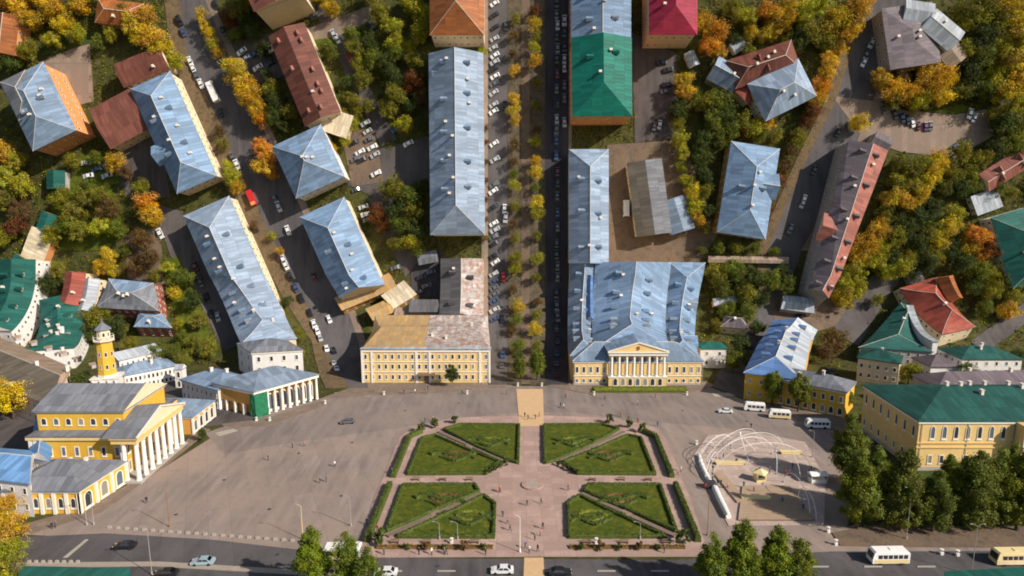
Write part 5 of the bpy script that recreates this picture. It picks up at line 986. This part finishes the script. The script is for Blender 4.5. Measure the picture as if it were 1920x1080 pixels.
PC = dict(white=(0.72, 0.72, 0.72), silver=(0.4, 0.41, 0.43), black=(0.015, 0.015, 0.018), grey=(0.1, 0.105, 0.115), blue=(0.04, 0.07, 0.16), red=(0.45, 0.02, 0.02), maroon=(0.1, 0.012, 0.02), cream=(0.7, 0.6, 0.36), sky=(0.3, 0.4, 0.45), purple=(0.1, 0.03, 0.09))
def far_car(px, py, rot, c, label, group, s=1.0):
    X, S = at(px, py); o = link('car', FARCAR); o.matrix_world = frame(X, S, ground_h(X, S) + 0.005, rot) @ Matrix.Scale(s, 4); o.color = (*PC[c], 1); return tag(o, label, 'car', group)
def near_car(px, py, rot, c, label):
    X, S = at(px, py); r = thing('car', label, 'car', frame(X, S, ground_h(X, S) + 0.005, rot)); o = link('body', CBODY, r); o.color = (*PC[c], 1); link('windows', CGLASS, r)
    for x, y in wpos: link('wheel', CWHEEL, r, Matrix.Translation((x, y, 0)))
    for y in (-0.6, 0.6): link('headlight', CLAMP, r, Matrix.Translation((-2.13, y, 0.68)))
def row(pts, label, group, rot, default=('white', 'black', 'grey', 'silver', 'blue', 'maroon', 'sky')):
    g = random.Random(len(pts)); cnt = {}; out = []
    for p in pts:
        c = p[2] if len(p) > 2 else g.choice(default); cnt[c] = cnt.get(c, 0) + 1; out.append((p, c, cnt[c]))
    for p, c, k in out:
        lab = '%s car, %s such from the top %s' % (c, ORD[k - 1], label) if cnt[c] > 1 else 'only %s car %s' % (c, label)
        far_car(p[0], p[1], p[3] if len(p) > 3 else rot + g.uniform(-0.06, 0.06), c, lab, group, g.uniform(0.9, 1.12))
DS = math.atan2(1.0, -0.45)      # along the diagonal street
y = 8; pts = []; g = random.Random(5)
while y < 610:
    if not (236 < y < 250 or 300 < y < 330): pts.append((927 + g.uniform(-2, 2), y))
    y += g.choice((11.5, 12.5, 13, 14, 17, 22, 30))
row(pts, 'parked nose-in left of the boulevard', 'cars parked along the left of the boulevard', 0.55, ('white', 'black', 'silver', 'grey', 'white', 'blue', 'silver', 'black', 'white'))
row([(946, 392, 'white', 1.5), (948, 408, 'silver', 1.5), (949, 50, 'grey', 1.6), (947, 200, 'black', 1.6), (944, 520, 'red', 1.6), (942, 600, 'black', 1.6), (943, 668, 'blue', 1.6), (941, 690, 'grey', 1.6)], 'driving down the left boulevard lane', 'cars driving on the left boulevard lane', 1.57)
pts = []; y = 6; g = random.Random(9)
while y < 716:
    pts.append((1044 + g.uniform(-1.5, 1.5), y)); y += g.choice((21, 24, 27, 31)) if y > 280 else g.choice((20, 23, 28))
row(pts, 'in the queue right of the boulevard', 'cars queued along the right of the boulevard', 1.57, ('grey', 'black', 'silver', 'blue', 'black', 'maroon', 'grey'))
pts = [(1058, yy) for yy in (40, 62, 90, 112, 128, 160, 185, 230)]; row(pts, 'along the kerb below the pale blue roof', 'cars parked at the right boulevard kerb', 1.57, ('grey', 'silver', 'black', 'black'))
row([(338, 40, 'black'), (345, 62, 'blue'), (358, 116, 'white'), (364, 130, 'white'), (370, 144, 'grey'), (378, 158, 'white'), (415, 212, 'black'), (438, 296, 'grey'), (446, 309, 'white'), (480, 428, 'black'), (537, 497, 'white'), (533, 487, 'white'), (545, 518, 'black'), (556, 540, 'blue'), (566, 560, 'black'), (582, 588, 'black'), (590, 610, 'white'), (596, 622, 'white'), (601, 636, 'silver'), (613, 656, 'white'), (524, 482, 'maroon'), (626, 684, 'silver'), (631, 695, 'white')], 'parked on the left of the diagonal street', 'cars parked on the left of the diagonal street', DS)
row([(516, 372, 'grey'), (524, 388, 'silver'), (541, 432, 'white'), (618, 600, 'white'), (626, 660, 'black'), (640, 570, 'blue'), (420, 60, 'black'), (405, 10, 'black'), (590, 520, 'maroon')], 'driving on the diagonal street', 'cars driving on the diagonal street', DS)
row([(686, 232, 'silver'), (690, 247, 'white'), (693, 262, 'grey'), (699, 277, 'white'), (704, 291, 'silver'), (676, 286, 'white'), (680, 300, 'black'), (668, 298, 'grey'), (706, 326, 'white'), (766, 270, 'white'), (664, 268, 'black'), (742, 244, 'blue')], 'in the parking yard below the brown roof', 'cars in the parking yard', 0.5)
row([(627, 66, 'silver'), (633, 74, 'white'), (700, 35, 'white'), (697, 45, 'blue'), (585, 30, 'black'), (590, 20, 'grey')], 'on the garden drive at the top', 'cars on the garden drive', DS)
row([(455, 98, 'white'), (462, 110, 'silver'), (485, 128, 'white'), (495, 92, 'maroon'), (508, 120, 'black'), (478, 104, 'blue')], 'in the small yard beside the tall cream block', 'cars in the small yard', 0.6)
row([(682, 388, 'white'), (687, 402, 'white'), (690, 412, 'grey'), (668, 356, 'grey'), (742, 502, 'grey'), (790, 520, 'black'), (800, 536, 'grey'), (786, 548, 'black'), (808, 510, 'blue')], 'in the yards behind the diagonal street houses', 'cars in the yards', 0.3)
row([(302, 438, 'white'), (398, 590, 'black'), (410, 596, 'silver'), (378, 530, 'grey'), (368, 500, 'maroon'), (390, 560, 'black')], 'in the dark yard by the long blue roof', 'cars in the dark yard', DS)
row([(164, 306, 'white', 0.1), (168, 330, 'white', 0.2), (184, 318, 'blue', 0.4), (203, 330, 'silver', 0.3), (196, 312, 'black', 0.9)], 'on the lawn beside the small teal shed', 'vans and cars beside the small teal shed', 0.2)
row([(1252, 132, 'black', 0.2), (1250, 160, 'black', 0.1), (1246, 172, 'grey', 0.2), (1236, 235, 'silver', 1.4), (1226, 238, 'grey', 1.4), (1240, 118, 'black', 0.1)], 'in the yard right of the emerald roof', 'cars in the yard by the emerald roof', 0.2)
row([(1632, 82, 'silver'), (1622, 104, 'grey'), (1618, 118, 'white'), (1506, 374, 'white'), (1503, 382, 'silver'), (1525, 320, 'black'), (1480, 430, 'grey'), (1570, 250, 'black')], 'on the right street', 'cars on the right street', math.atan2(1, 0.42))
row([(1655, 206, 'grey', 1.9), (1676, 216, 'black', 1.9), (1690, 222, 'blue', 1.9), (1700, 226, 'black', 1.9), (1709, 231, 'white', 1.9), (1720, 236, 'maroon', 1.75), (1734, 238, 'purple', 1.6), (1742, 237, 'grey', 1.6), (1816, 214, 'white', 1.3), (1824, 222, 'silver', 1.3), (1786, 276, 'blue', 0.6), (1804, 266, 'grey', 0.6), (1778, 287, 'white', 0.5)], 'in the paved parking at the upper right', 'cars in the upper right parking', 1.9)
row([(1476, 566, 'white'), (1500, 592, 'black'), (1515, 572, 'silver'), (1552, 698, 'blue'), (1560, 706, 'black')], 'in the small yard below the pinkish block', 'cars in the small yard below the pinkish block', 0.3)
# lorry on the diagonal street
X, S = at(474, 372); r = thing('lorry', 'red lorry on the left kerb of the diagonal street', 'truck', frame(X, S, ground_h(X, S), DS)); part('cab', B().box((-2.6, 0, 1.5), (1.7, 2.2, 2.2)), 'lamp_red', r); part('bed', B().box((0.9, 0, 1.3), (5.0, 2.3, 1.6)), 'lamp_red', r); part('windscreen', B().box((-3.46, 0, 2.0), (0.04, 1.9, 0.8)), 'glass', r); part('cab_roof', B().box((-2.6, 0, 2.66), (1.4, 2.0, 0.1)), 'wall_orange', r)
for x in (-2.5, 2.0):
    for y in (-1.0, 1.0): link('wheel', CWHEEL, r, Matrix.Translation((x, y, 0)) @ Matrix.Scale(1.4, 4))
def bus(px, py, rot, label, L=7.0, Wd=2.4, Hh=2.8, body='white_paint', stripe=None, nwin=6, name='bus'):
    X, S = at(px, py); r = thing(name, label, 'bus', frame(X, S, ground_h(X, S), rot))
    b = B(); prof = [(-L/2, 0.4), (-L/2 - 0.05, 1.2), (-L/2 + 0.25, Hh - 0.25), (-L/2 + 0.6, Hh), (L/2 - 0.3, Hh), (L/2, Hh - 0.3), (L/2, 0.4)]; n = len(prof)
    vs = [(x, -Wd/2 + (0.12 if z > Hh - 0.1 else 0), z) for x, z in prof] + [(x, Wd/2 - (0.12 if z > Hh - 0.1 else 0), z) for x, z in prof]
    b.add(vs, [tuple(range(n)), tuple(range(2*n - 1, n - 1, -1))] + [(i + n, (i + 1) % n + n, (i + 1) % n, i) for i in range(n)]); part('body', b, body, r)
    if stripe: part('side_stripe', B().box((0.1, 0, 0.85), (L - 0.5, Wd + 0.04, 0.75)), stripe, r)
    for k in range(nwin):
        w = (L - 1.3)/nwin
        for s in (-1, 1): part('window', B().box((-L/2 + 0.95 + w*(k + 0.5), s*(Wd/2 + 0.005), Hh*0.64), (w*0.82, 0.03, 0.8)), 'glass', r)
    part('windscreen', B().add([(-L/2 - 0.06, -Wd/2 + 0.2, 1.25), (-L/2 + 0.2, -Wd/2 + 0.25, Hh - 0.35), (-L/2 + 0.2, Wd/2 - 0.25, Hh - 0.35), (-L/2 - 0.06, Wd/2 - 0.2, 1.25)], [(0, 1, 2, 3), (3, 2, 1, 0)]), 'glass', r)
    part('rear_window', B().box((L/2 + 0.01, 0, Hh*0.65), (0.03, Wd*0.7, 0.7)), 'glass', r); part('roof_hatch', B().box((0.5, 0, Hh + 0.06), (0.9, 0.9, 0.14)), body, r)
    for x in (-L*0.3, L*0.28):
        for y in (-Wd/2 + 0.12, Wd/2 - 0.12): link('wheel', CWHEEL, r, Matrix.Translation((x, y, 0)) @ Matrix.Scale(1.3, 4))
bus(1664, 1054, 0.02, 'white and yellow bus leftmost on the road by the tall trees', 7.2, stripe='cream_paint'); bus(1896, 1056, 0.02, 'cream bus cut by the right edge on the bottom road', 7.4, body='cream_paint', stripe='wall_cream'); bus(642, 1046, 0.03, 'white bus half hidden behind the foreground trees', 7.4, stripe='cream_paint')
bus(1414, 770, -0.22, 'white minibus leftmost of the three before the shop row', 6.2, 2.2, 2.6, nwin=4, name='minibus'); bus(1461, 784, -0.2, 'white minibus in the middle of the three before the shop row', 6.2, 2.2, 2.6, nwin=4, stripe='cream_paint', name='minibus'); bus(1532, 802, -0.1, 'white minibus rightmost of the three before the shop row', 6.6, 2.2, 2.6, nwin=5, name='minibus')
bus(402, 174, DS + math.pi, 'white bus parked on the diagonal street at the upper left', 9.0, 2.5, 2.9, nwin=7); bus(1173, 392, 1.57, 'white van bus parked in the courtyard beside the warehouse', 7.0, 2.4, 2.8, nwin=5)
near_car(652, 794, 0.25, 'grey', 'grey car on the ring road above the left square'); near_car(235, 1028, 0.05, 'black', 'black car leftmost on the bottom road'); near_car(381, 1058, 0.06, 'sky', 'pale blue car on the bottom left road')
near_car(312, 1080, 0.05, 'black', 'dark car cut by the bottom edge near the lamp post'); near_car(724, 1078, 0.0, 'white', 'white car at the bottom edge right of foreground trees'); near_car(942, 1074, 0.0, 'white', 'white car waiting left of the bottom crossing'); near_car(1050, 1078, math.pi, 'black', 'dark car waiting right of the bottom crossing'); near_car(1360, 774, -0.1, 'white', 'white car on the ring road left of the minibuses')

# ------------------------------------------------------------------ people: one continuous skinned body each
def person_mesh(name, stride, arm, lean=0.0):
    J = {'pelvis': (0, 0, 0.95), 'waist': (0, lean*0.3, 1.12), 'chest': (0, lean*0.7, 1.36), 'neck': (0, lean, 1.5), 'head0': (0, lean + 0.02, 1.58), 'head1': (0, lean + 0.03, 1.72)}
    E = [('pelvis', 'waist'), ('waist', 'chest'), ('chest', 'neck'), ('neck', 'head0'), ('head0', 'head1')]; Rd = {'pelvis': 0.15, 'waist': 0.13, 'chest': 0.17, 'neck': 0.06, 'head0': 0.09, 'head1': 0.085}
    for s, n in ((-1, 'l'), (1, 'r')):
        st = stride*s; ar = -arm*s
        for k, p, r in (('hip', (0.1*s, 0, 0.88), 0.1), ('knee', (0.11*s, st*0.55 + 0.03, 0.48), 0.065), ('ankle', (0.11*s, st, 0.09), 0.045), ('toe', (0.12*s, st + 0.17, 0.04), 0.04), ('sho', (0.19*s, lean*0.8, 1.42), 0.075), ('elb', (0.26*s, lean*0.8 + ar*0.5, 1.15), 0.052), ('wri', (0.27*s, lean + ar + 0.06, 0.92), 0.036), ('hand', (0.27*s, lean + ar + 0.1, 0.83), 0.035)):
            J[k + n] = p; Rd[k + n] = r
        E += [('pelvis', 'hip' + n), ('hip' + n, 'knee' + n), ('knee' + n, 'ankle' + n), ('ankle' + n, 'toe' + n), ('chest', 'sho' + n), ('sho' + n, 'elb' + n), ('elb' + n, 'wri' + n), ('wri' + n, 'hand' + n)]
    names = list(J); me = bpy.data.meshes.new(name); me.from_pydata([J[k] for k in names], [(names.index(a), names.index(b_)) for a, b_ in E], [])
    o = bpy.data.objects.new(name, me); col.objects.link(o); md = o.modifiers.new('skin', 'SKIN'); 
    sv = me.skin_vertices[0].data if me.skin_vertices else None
    if sv is None:
        bm = bmesh.new(); bm.from_mesh(me); bm.verts.layers.skin.verify(); bm.to_mesh(me); bm.free(); sv = me.skin_vertices[0].data
    for i, k in enumerate(names): sv[i].radius = (Rd[k], Rd[k]*(0.75 if k in ('chest', 'waist', 'pelvis') else 1)); sv[i].use_root = k == 'pelvis'
    o.modifiers.new('sub', 'SUBSURF').levels = 1
    dg = bpy.context.evaluated_depsgraph_get(); dg.update(); out = bpy.data.meshes.new_from_object(o.evaluated_get(dg)); bpy.data.objects.remove(o); out.name = name
    out.materials.clear(); [out.materials.append(MATS[k]) for k in ('cloth', 'trousers', 'skin', 'hair')]
    for p in out.polygons:
        c = p.center; p.use_smooth = True
        p.material_index = 3 if c.z > 1.70 or (c.z > 1.58 and c.y < lean - 0.01) else 2 if c.z > 1.5 or (abs(c.x) > 0.2 and c.z < 0.92) else 1 if c.z < 0.93 and abs(c.x) < 0.22 else 0
    return out
PM = [person_mesh('person', 0.28, 0.2, 0.04), person_mesh('person', 0.0, 0.03), person_mesh('person', -0.2, 0.15, 0.03)]
CL = dict(red=(0.4, 0.03, 0.03), black=(0.02, 0.02, 0.025), blue=(0.03, 0.07, 0.25), white=(0.7, 0.7, 0.68), beige=(0.4, 0.3, 0.2), grey=(0.12, 0.12, 0.13), green=(0.05, 0.12, 0.05), pink=(0.5, 0.2, 0.22))
def person(px, py, c, label, group=None, pose=None, rot=None):
    X, S = at(px, py); o = link('person', PM[random.randrange(3) if pose is None else pose]); o.matrix_world = frame(X, S, ground_h(X, S), rot if rot is not None else random.uniform(0, 6.28)); o.color = (*CL[c], 1); tag(o, label, 'person', group)
PEOPLE = [(984, 783, 'black', 'person in black walking, leftmost on the top garden crossing'), (990, 788, 'grey', 'person in grey walking, middle of the top garden crossing'), (1004, 787, 'black', 'person in black walking, rightmost on the top garden crossing'), (1011, 782, 'red', 'person in red at the right end of the top garden crossing'),
          (1018, 993, 'black', 'person in black standing below the garden centre'), (1003, 1014, 'beige', 'person in beige walking towards the bottom crossing'), (1008, 1036, 'black', 'person in black stepping onto the bottom crossing'), (985, 1030, 'blue', 'person in blue left of the bottom crossing'), (992, 1038, 'white', 'person in white at the bottom crossing kerb'), (1013, 1006, 'pink', 'person in pink beside the one in black below the garden centre'),
          (1245, 1038, 'grey', 'person in grey alone on the bottom right garden pavement'), (797, 792, 'grey', 'person in grey left of the top left garden corner'), (812, 790, 'beige', 'person in beige at the top left garden corner'), (1178, 790, 'black', 'person in black left of the top right garden corner'), (1196, 793, 'red', 'person in red at the top right garden corner'),
          (735, 890, 'blue', 'person in blue outside the left boundary hedge'), (688, 985, 'black', 'person in black beside the lower left boundary hedge'), (708, 998, 'red', 'person in red on the path in the lower left garden'), (1270, 892, 'pink', 'person in pink outside the right boundary hedge'), (1277, 885, 'white', 'person in white outside the right boundary hedge'),
          (600, 906, 'black', 'person in black, left of the pair on the left square'), (612, 904, 'grey', 'person in grey, right of the pair on the left square'), (275, 944, 'black', 'person in black walking before the gatehouse'), (98, 992, 'black', 'person in black at the lower left pavement'), (104, 990, 'grey', 'person in grey at the lower left pavement'),
          (1345, 912, 'black', 'person in black beside the white slide'), (1336, 905, 'grey', 'person in grey behind the white slide'), (1364, 918, 'pink', 'person in pink right of the white slide'), (1413, 925, 'pink', 'person in pink before the yellow kiosk'), (1486, 880, 'blue', 'person in blue beside the white stall'), (1520, 885, 'grey', 'person in grey behind the white stall'), (1480, 892, 'pink', 'person in pink left of the white stall'), (1408, 803, 'black', 'person in black crossing the ring road by the arches'),
          (1233, 800, 'blue', 'person in blue at the kerb by the ring road'), (950, 740, 'grey', 'person in grey on the pavement left of the boulevard end')]
for p in PEOPLE: person(*p)

# ------------------------------------------------------------------ street furniture
def lamp(px, py, hh, label, arms=1, mat='pole_metal', name='street_lamp', group='street lamps round the square'):
    X, S = at(px, py); r = thing(name, label, 'lamp post', frame(X, S, ground_h(X, S)), group); part('base', B().lathe([(0.2, 0), (0.18, 0.5), (0.1, 0.7)], 8), mat, r); part('pole', B().tube([(0, 0, 0.5), (0, 0, hh)], [0.085, 0.05], 6), mat, r)
    for k in range(arms):
        sx = 1 if k else -1; part('arm', B().tube([(0, 0, hh - 0.1), (sx*0.5, 0, hh + 0.35), (sx*1.0, 0, hh + 0.45)], 0.035, 5), mat, r); part('lamp_head', B().box((sx*1.2, 0, hh + 0.44), (0.5, 0.2, 0.1)), 'pole_metal', r)
lamp(285, 1078, 9.5, 'slim lamp post beside the bottom left road'); lamp(658, 986, 6.5, 'lamp post on the square left of the garden'); lamp(975, 1036, 7.5, 'white lamp post left of the bottom crossing', mat='white_paint'); lamp(1699, 1012, 11, 'tall lamp post behind the white and yellow bus'); lamp(1821, 1078, 10, 'two armed lamp post by the bottom right road', 2); lamp(1523, 858, 7, 'lamp post right of the arches by the minibuses'); lamp(568, 1012, 7.5, 'yellowish pole at the lower end of the left square', mat='cream_paint'); lamp(1326, 1004, 9, 'orange brown pole right of the garden', mat='rust_metal'); lamp(163, 985, 7, 'lamp post, left one of the pair before the gatehouse'); lamp(176, 984, 7, 'lamp post, right one of the pair before the gatehouse'); lamp(318, 988, 8, 'rusty brown pole on the left square', mat='rust_metal'); lamp(824, 1012, 3.5, 'short white lamp in the lower left lawn, left one'); lamp(858, 1012, 3.5, 'short white lamp in the lower left lawn, right one'); lamp(1200, 1012, 3.5, 'short white lamp in the lower right lawn')
def urn(px, py, s, label, group, mat='stone_white'):
    X, S = at(px, py); r = thing('stone_urn', label, 'urn', frame(X, S, ground_h(X, S)) @ Matrix.Scale(s, 4), group); part('pedestal', B().box((0, 0, 0.35), (0.9, 0.9, 0.7)).box((0, 0, 0.75), (1.1, 1.1, 0.12)), mat, r); part('bowl', B().lathe([(0.2, 0.8), (0.18, 1.1), (0.5, 1.5), (0.62, 1.9), (0.5, 1.92)], 10), mat, r)
for x, y, l in ((720, 741, 'white stone urn left before the office block'), (876, 739, 'white stone urn right before the office block'), (1114, 741, 'white stone urn left of the palace hedge'), (1288, 741, 'white stone urn right of the palace hedge'), (481, 790, 'white urn left of the green netting'), (506, 790, 'white urn right of the green netting'), (610, 758, 'white urn at the right end of the arcade'), (971, 724, 'white urn left of the boulevard end'), (1016, 724, 'white urn right of the boulevard end'), (1553, 998, 'white urn at the corner of the tree row, upper one'), (1567, 1022, 'white urn at the corner of the tree row, lower one'), (1765, 1040, 'white urn, left of the pair between the buses'), (1795, 1042, 'white urn, right of the pair between the buses'), (847, 1020, 'white urn in the bottom left flower border'), (1118, 1020, 'white urn in the bottom right flower border'), (1306, 834, 'white urn left of the arches')): urn(x, y, 0.62, l, 'white stone urns round the square')
for i in range(23):
    t = i/22; px, py = 205 + t*360, 990 + t*26; X, S = at(px, py); o = link('bollard', None) if False else part('bollard', B().box((0, 0, 0.2), (0.8, 0.4, 0.4)).box((0, 0, 0.43), (0.6, 0.28, 0.08)), 'concrete', None); o.matrix_world = frame(X, S, ground_h(X, S), 0.0); tag(o, 'pale concrete block, %s from the left in the row below the square' % ORD[i], 'bollard', 'concrete blocks below the left square')
for i in range(8):
    px, py = 55 + i*13, 1056; X, S = at(px, py); o = part('bollard', B().box((0, 0, 0.2), (0.6, 0.4, 0.4)).box((0, 0, 0.43), (0.45, 0.28, 0.08)), 'concrete', None); o.matrix_world = frame(X, S, ground_h(X, S)); tag(o, 'pale concrete block, %s from the left above the bottom left kiosk' % ORD[i], 'bollard', 'concrete blocks at the bottom left')
PLACES = [('on the left square', 260, 960, 650, 830, 5), ('on the middle garden cross', 925, 900, 1065, 1000, 8), ('on the ring road pavement', 1040, 742, 1330, 790, 7), ('before the office block', 700, 728, 910, 742, 6), ('at the fair ground', 1320, 960, 1540, 850, 12), ('on the bottom pavement', 720, 1040, 960, 1042, 6)]
for zone, x0, y0_, x1, y1_, n in PLACES:
    g = random.Random(n); P = sorted([(x0 + (x1 - x0)*g.random(), y0_ + (y1_ - y0_)*g.random()) for _ in range(n)]); cs = [g.choice(list(CL)) for _ in P]
    for i, (p, c) in enumerate(zip(P, cs)): person(p[0], p[1], c, 'small walking person in %s, %s walker from the left %s' % (c, ORD[i], zone), 'people ' + zone)
MH = B().lathe([(0.42, 0.0), (0.42, 0.03), (0.36, 0.035)], 14).mesh('manhole_cover', ['dark_metal'])
for i, (x, y_) in enumerate([(330, 965), (420, 900), (505, 955), (560, 850), (640, 930), (660, 830), (760, 770), (860, 756), (1130, 760), (1280, 770), (1400, 790), (520, 1040), (820, 1062), (1180, 1062), (1600, 1050)]):
    X, S = at(x, y_); o = link('manhole_cover', MH); o.matrix_world = frame(X, S, ground_h(X, S) + 0.004); tag(o, 'dark round manhole cover, %s from the left across square and roads' % ORD[sorted([330, 420, 505, 560, 640, 660, 760, 860, 1130, 1280, 1400, 520, 820, 1180, 1600]).index(x)], 'manhole', 'manhole covers of the square')
def garden_bench(px, py, rot, label):
    X, S = at(px, py); r = thing('park_bench', label, 'bench', frame(X, S, ground_h(X, S), rot), 'benches of the garden'); 
    for k in range(3): part('seat_slat', B().box((0, -0.18 + 0.18*k, 0.45), (1.8, 0.14, 0.05)), 'wood', r)
    for k in range(2): part('back_slat', B().box((0, 0.3, 0.65 + 0.18*k), (1.8, 0.05, 0.13)), 'wood', r)
    for x in (-0.75, 0.75): part('leg', B().box((x, 0.05, 0.22), (0.08, 0.55, 0.44)), 'dark_metal', r)
for i, x in enumerate((780, 830, 880, 1110, 1165, 1215)): garden_bench(x, 902, math.pi if i % 2 else 0, 'dark garden bench, %s from the left on the middle cross path' % ORD[i])
for i, x in enumerate((740, 800, 890, 1100, 1170, 1250)): garden_bench(x, 1020, 0, 'dark garden bench, %s from the left behind the flower borders' % ORD[i])
# round manhole-like medallion in the garden centre
X, S = at(998, 911); patch('paving_medallion', [(X + 2.6*math.cos(a), S + 2.6*math.sin(a)) for a in [i*0.39 for i in range(16)]], 'pink_slabs', 0.1, chart=True); patch('paving_medallion', [(X + 1.5*math.cos(a), S + 1.5*math.sin(a)) for a in [i*0.39 for i in range(16)]], 'kerb', 0.1, chart=True)

# ------------------------------------------------------------------ the fair ground with arches, deck, slide and stalls
def hoop(p1, p2, hh, label, r=0.065, lean=0.0):
    A, Z = Vector(at(*p1)), Vector(at(*p2)); m = (A + Z)/2; d = (Z - A)/2; M = frame(m.x, m.y, ground_h(m.x, m.y)); root = thing('light_arch', label, 'arch', M, 'white light arches of the fair ground')
    pts = [(d.x*math.cos(a), d.y*math.cos(a) - lean*math.sin(a), hh*math.sin(a)) for a in [math.pi*i/18 for i in range(19)]]; part('hoop', B().tube(pts, r, 6), 'white_paint', root)
    for s in (-1, 1): part('foot', B().box((s*d.x, s*d.y, 0.1), (0.6, 0.6, 0.2)), 'concrete', root)
hoop((1310, 872), (1372, 836), 5.0, 'white light arch at the left of the fair ground'); hoop((1330, 886), (1455, 862), 7.6, 'largest white light arch across the fair ground'); hoop((1372, 842), (1460, 872), 6.0, 'white light arch at the back of the fair ground'); hoop((1322, 900), (1345, 860), 3.4, 'small white light arch beside the slide'); hoop((1518, 965), (1470, 905), 4.8, 'white light arch at the right edge of the deck'); hoop((1448, 852), (1456, 890), 4.6, 'narrow white light arch right of the kiosk')
for i, (a_, b_, hh_) in enumerate([((1318, 884), (1420, 826), 6.2), ((1336, 900), (1520, 890), 9.0), ((1352, 862), (1470, 846), 6.2), ((1400, 832), (1500, 900), 7.6), ((1312, 860), (1340, 842), 2.8), ((1496, 934), (1530, 976), 4.2)]):
    hoop(a_, b_, hh_, 'thin pale lattice arc of the fair ground dome, %s of six by left foot' % ORD[i], 0.05)
X, S = at(1385, 850); r = thing('tripod_mast', 'white three legged mast in the middle of the arches', 'mast', frame(X, S, ground_h(X, S)), None)
for a in (0.3, 2.4, 4.9): part('leg', B().tube([(5.2*math.cos(a), 5.2*math.sin(a), 0), (0, 0, 5.4)], 0.08, 6), 'white_paint', r)
part('cap', B().lathe([(0.3, 5.2), (0.3, 5.6), (0.05, 6.1)], 6), 'white_paint', r)
# deck with planks
dk = [Vector(at(1386, 978)), Vector(at(1526, 978)), Vector(at(1468, 912)), Vector(at(1450, 912))]; A0, A1 = Vector(at(1384, 978)), Vector(at(1526, 978)); B0, B1 = Vector(at(1392, 914)), Vector(at(1480, 914))
M = frame(A0.x, A0.y, ground_h(A0.x, A0.y)); r = thing('deck', 'tan wooden deck with a narrow upper end at the fair ground', 'deck', M); part('frame', B().prism([p - A0 for p in (A0, A1, B1, B0)], 0, 0.3), 'wood', r)
for i in range(24):
    t0, t1 = i/24 + 0.004, (i + 1)/24 - 0.004; q_ = [A0.lerp(B0, t0), A1.lerp(B1, t0), A1.lerp(B1, t1), A0.lerp(B0, t1)]; part('plank', B().prism([p - A0 for p in q_], 0.303, 0.36 + 0.01*(i % 3)), 'deck', r)
w0, w1 = Vector(at(1345, 888)), Vector(at(1392, 945)); d = (w1 - w0); n = Vector((-d.y, d.x)).normalized()*1.2; r = thing('ramp', 'pinkish plank ramp running down to the deck', 'ramp', frame(w0.x, w0.y, ground_h(w0.x, w0.y)))
for i in range(14): part('plank', B().prism([d*(i/14 + .003) + n, d*(i/14 + .003) - n, d*((i + 1)/14 - .003) - n, d*((i + 1)/14 - .003) + n], 0.02, 0.4), 'deck', r)
def bench(px, py, L, label):
    X, S = at(px, py); r = thing('stage_bench', label, 'bench', frame(X, S, ground_h(X, S), -0.05), 'yellow stage benches of the fair ground'); part('seat', B().box((0, 0, 0.75), (L, 1.3, 0.16)), 'cream_paint', r); part('apron', B().box((0, 0, 0.4), (L - 0.3, 1.1, 0.6)), 'cream_paint', r)
    for x in (-L/2 + 0.2, L/2 - 0.2): part('leg', B().box((x, 0, 0.35), (0.16, 1.2, 0.7)), 'wood', r)
bench(1368, 872, 7.5, 'yellow stage bench at the back left of the fair ground'); bench(1416, 938, 6.6, 'yellow stage bench in front of the kiosk'); bench(1482, 852, 5.6, 'pale yellow stage bench at the back right of the fair ground')
X, S = at(1424, 902); r = thing('kiosk', 'small yellow kiosk in the middle of the fair ground', 'kiosk', frame(X, S, ground_h(X, S), 0.1)); part('wall', B().box((0, 0, 1.0), (2.4, 2.2, 2.0)), 'cream_paint', r); part('roof', B().lathe([(2.1, 2.0), (2.0, 2.2), (0.15, 3.1)], 4), 'cream_paint', r); part('counter', B().box((0, -1.2, 1.0), (2.0, 0.4, 0.1)), 'wood', r); part('hatch', B().box((0, -1.11, 1.45), (1.6, 0.04, 0.7)), 'glass', r)
X, S = at(1532, 905); r = thing('market_stall', 'white canopied stall at the right of the fair ground', 'stall', frame(X, S, ground_h(X, S), 0.05)); part('counter', B().box((0, 0, 0.5), (3.6, 1.8, 1.0)), 'white_paint', r); part('canopy', B().box((0, 0, 2.15), (4.2, 2.6, 0.12)).add([(-2.1, -1.3, 2.2), (2.1, -1.3, 2.2), (2.1, 1.3, 2.2), (-2.1, 1.3, 2.2), (-2.1, 0, 2.8), (2.1, 0, 2.8)], [(0, 1, 5, 4), (2, 3, 4, 5), (0, 4, 3), (1, 2, 5)]), 'white_paint', r)
for x in (-1.9, 1.9):
    for y in (-1.1, 1.1): part('post', B().tube([(x, y, 0), (x, y, 2.1)], 0.05, 5), 'white_paint', r)
# white curved slide: two bulging halves
sl = [Vector(at(*p)) for p in ((1310, 856), (1316, 878), (1326, 898), (1340, 920), (1350, 942), (1366, 974))]; C0 = sl[0]; r = thing('inflatable_slide', 'long white curved inflatable at the left of the fair ground', 'inflatable', frame(C0.x, C0.y, ground_h(C0.x, C0.y)))
def bulge(seg, w): 
    pts = [(p.x - C0.x, p.y - C0.y, w*0.7) for p in seg]; return B().tube(pts, [w*k for k in ([0.7] + [1.0]*(len(pts) - 2) + [0.8])], 10)
part('upper_tube', bulge(sl[:3] + [sl[2].lerp(sl[3], 0.5)], 0.6), 'white_paint', r); part('lower_tube', bulge([sl[2].lerp(sl[3], 0.9)] + sl[3:], 0.75), 'white_paint', r); part('joint', B().box(((sl[3] - C0).x - 0.6, (sl[3] - C0).y + 1.4, 0.8), (2.2, 1.6, 1.5)), 'dark_metal', r)

bpy.context.view_layer.update()
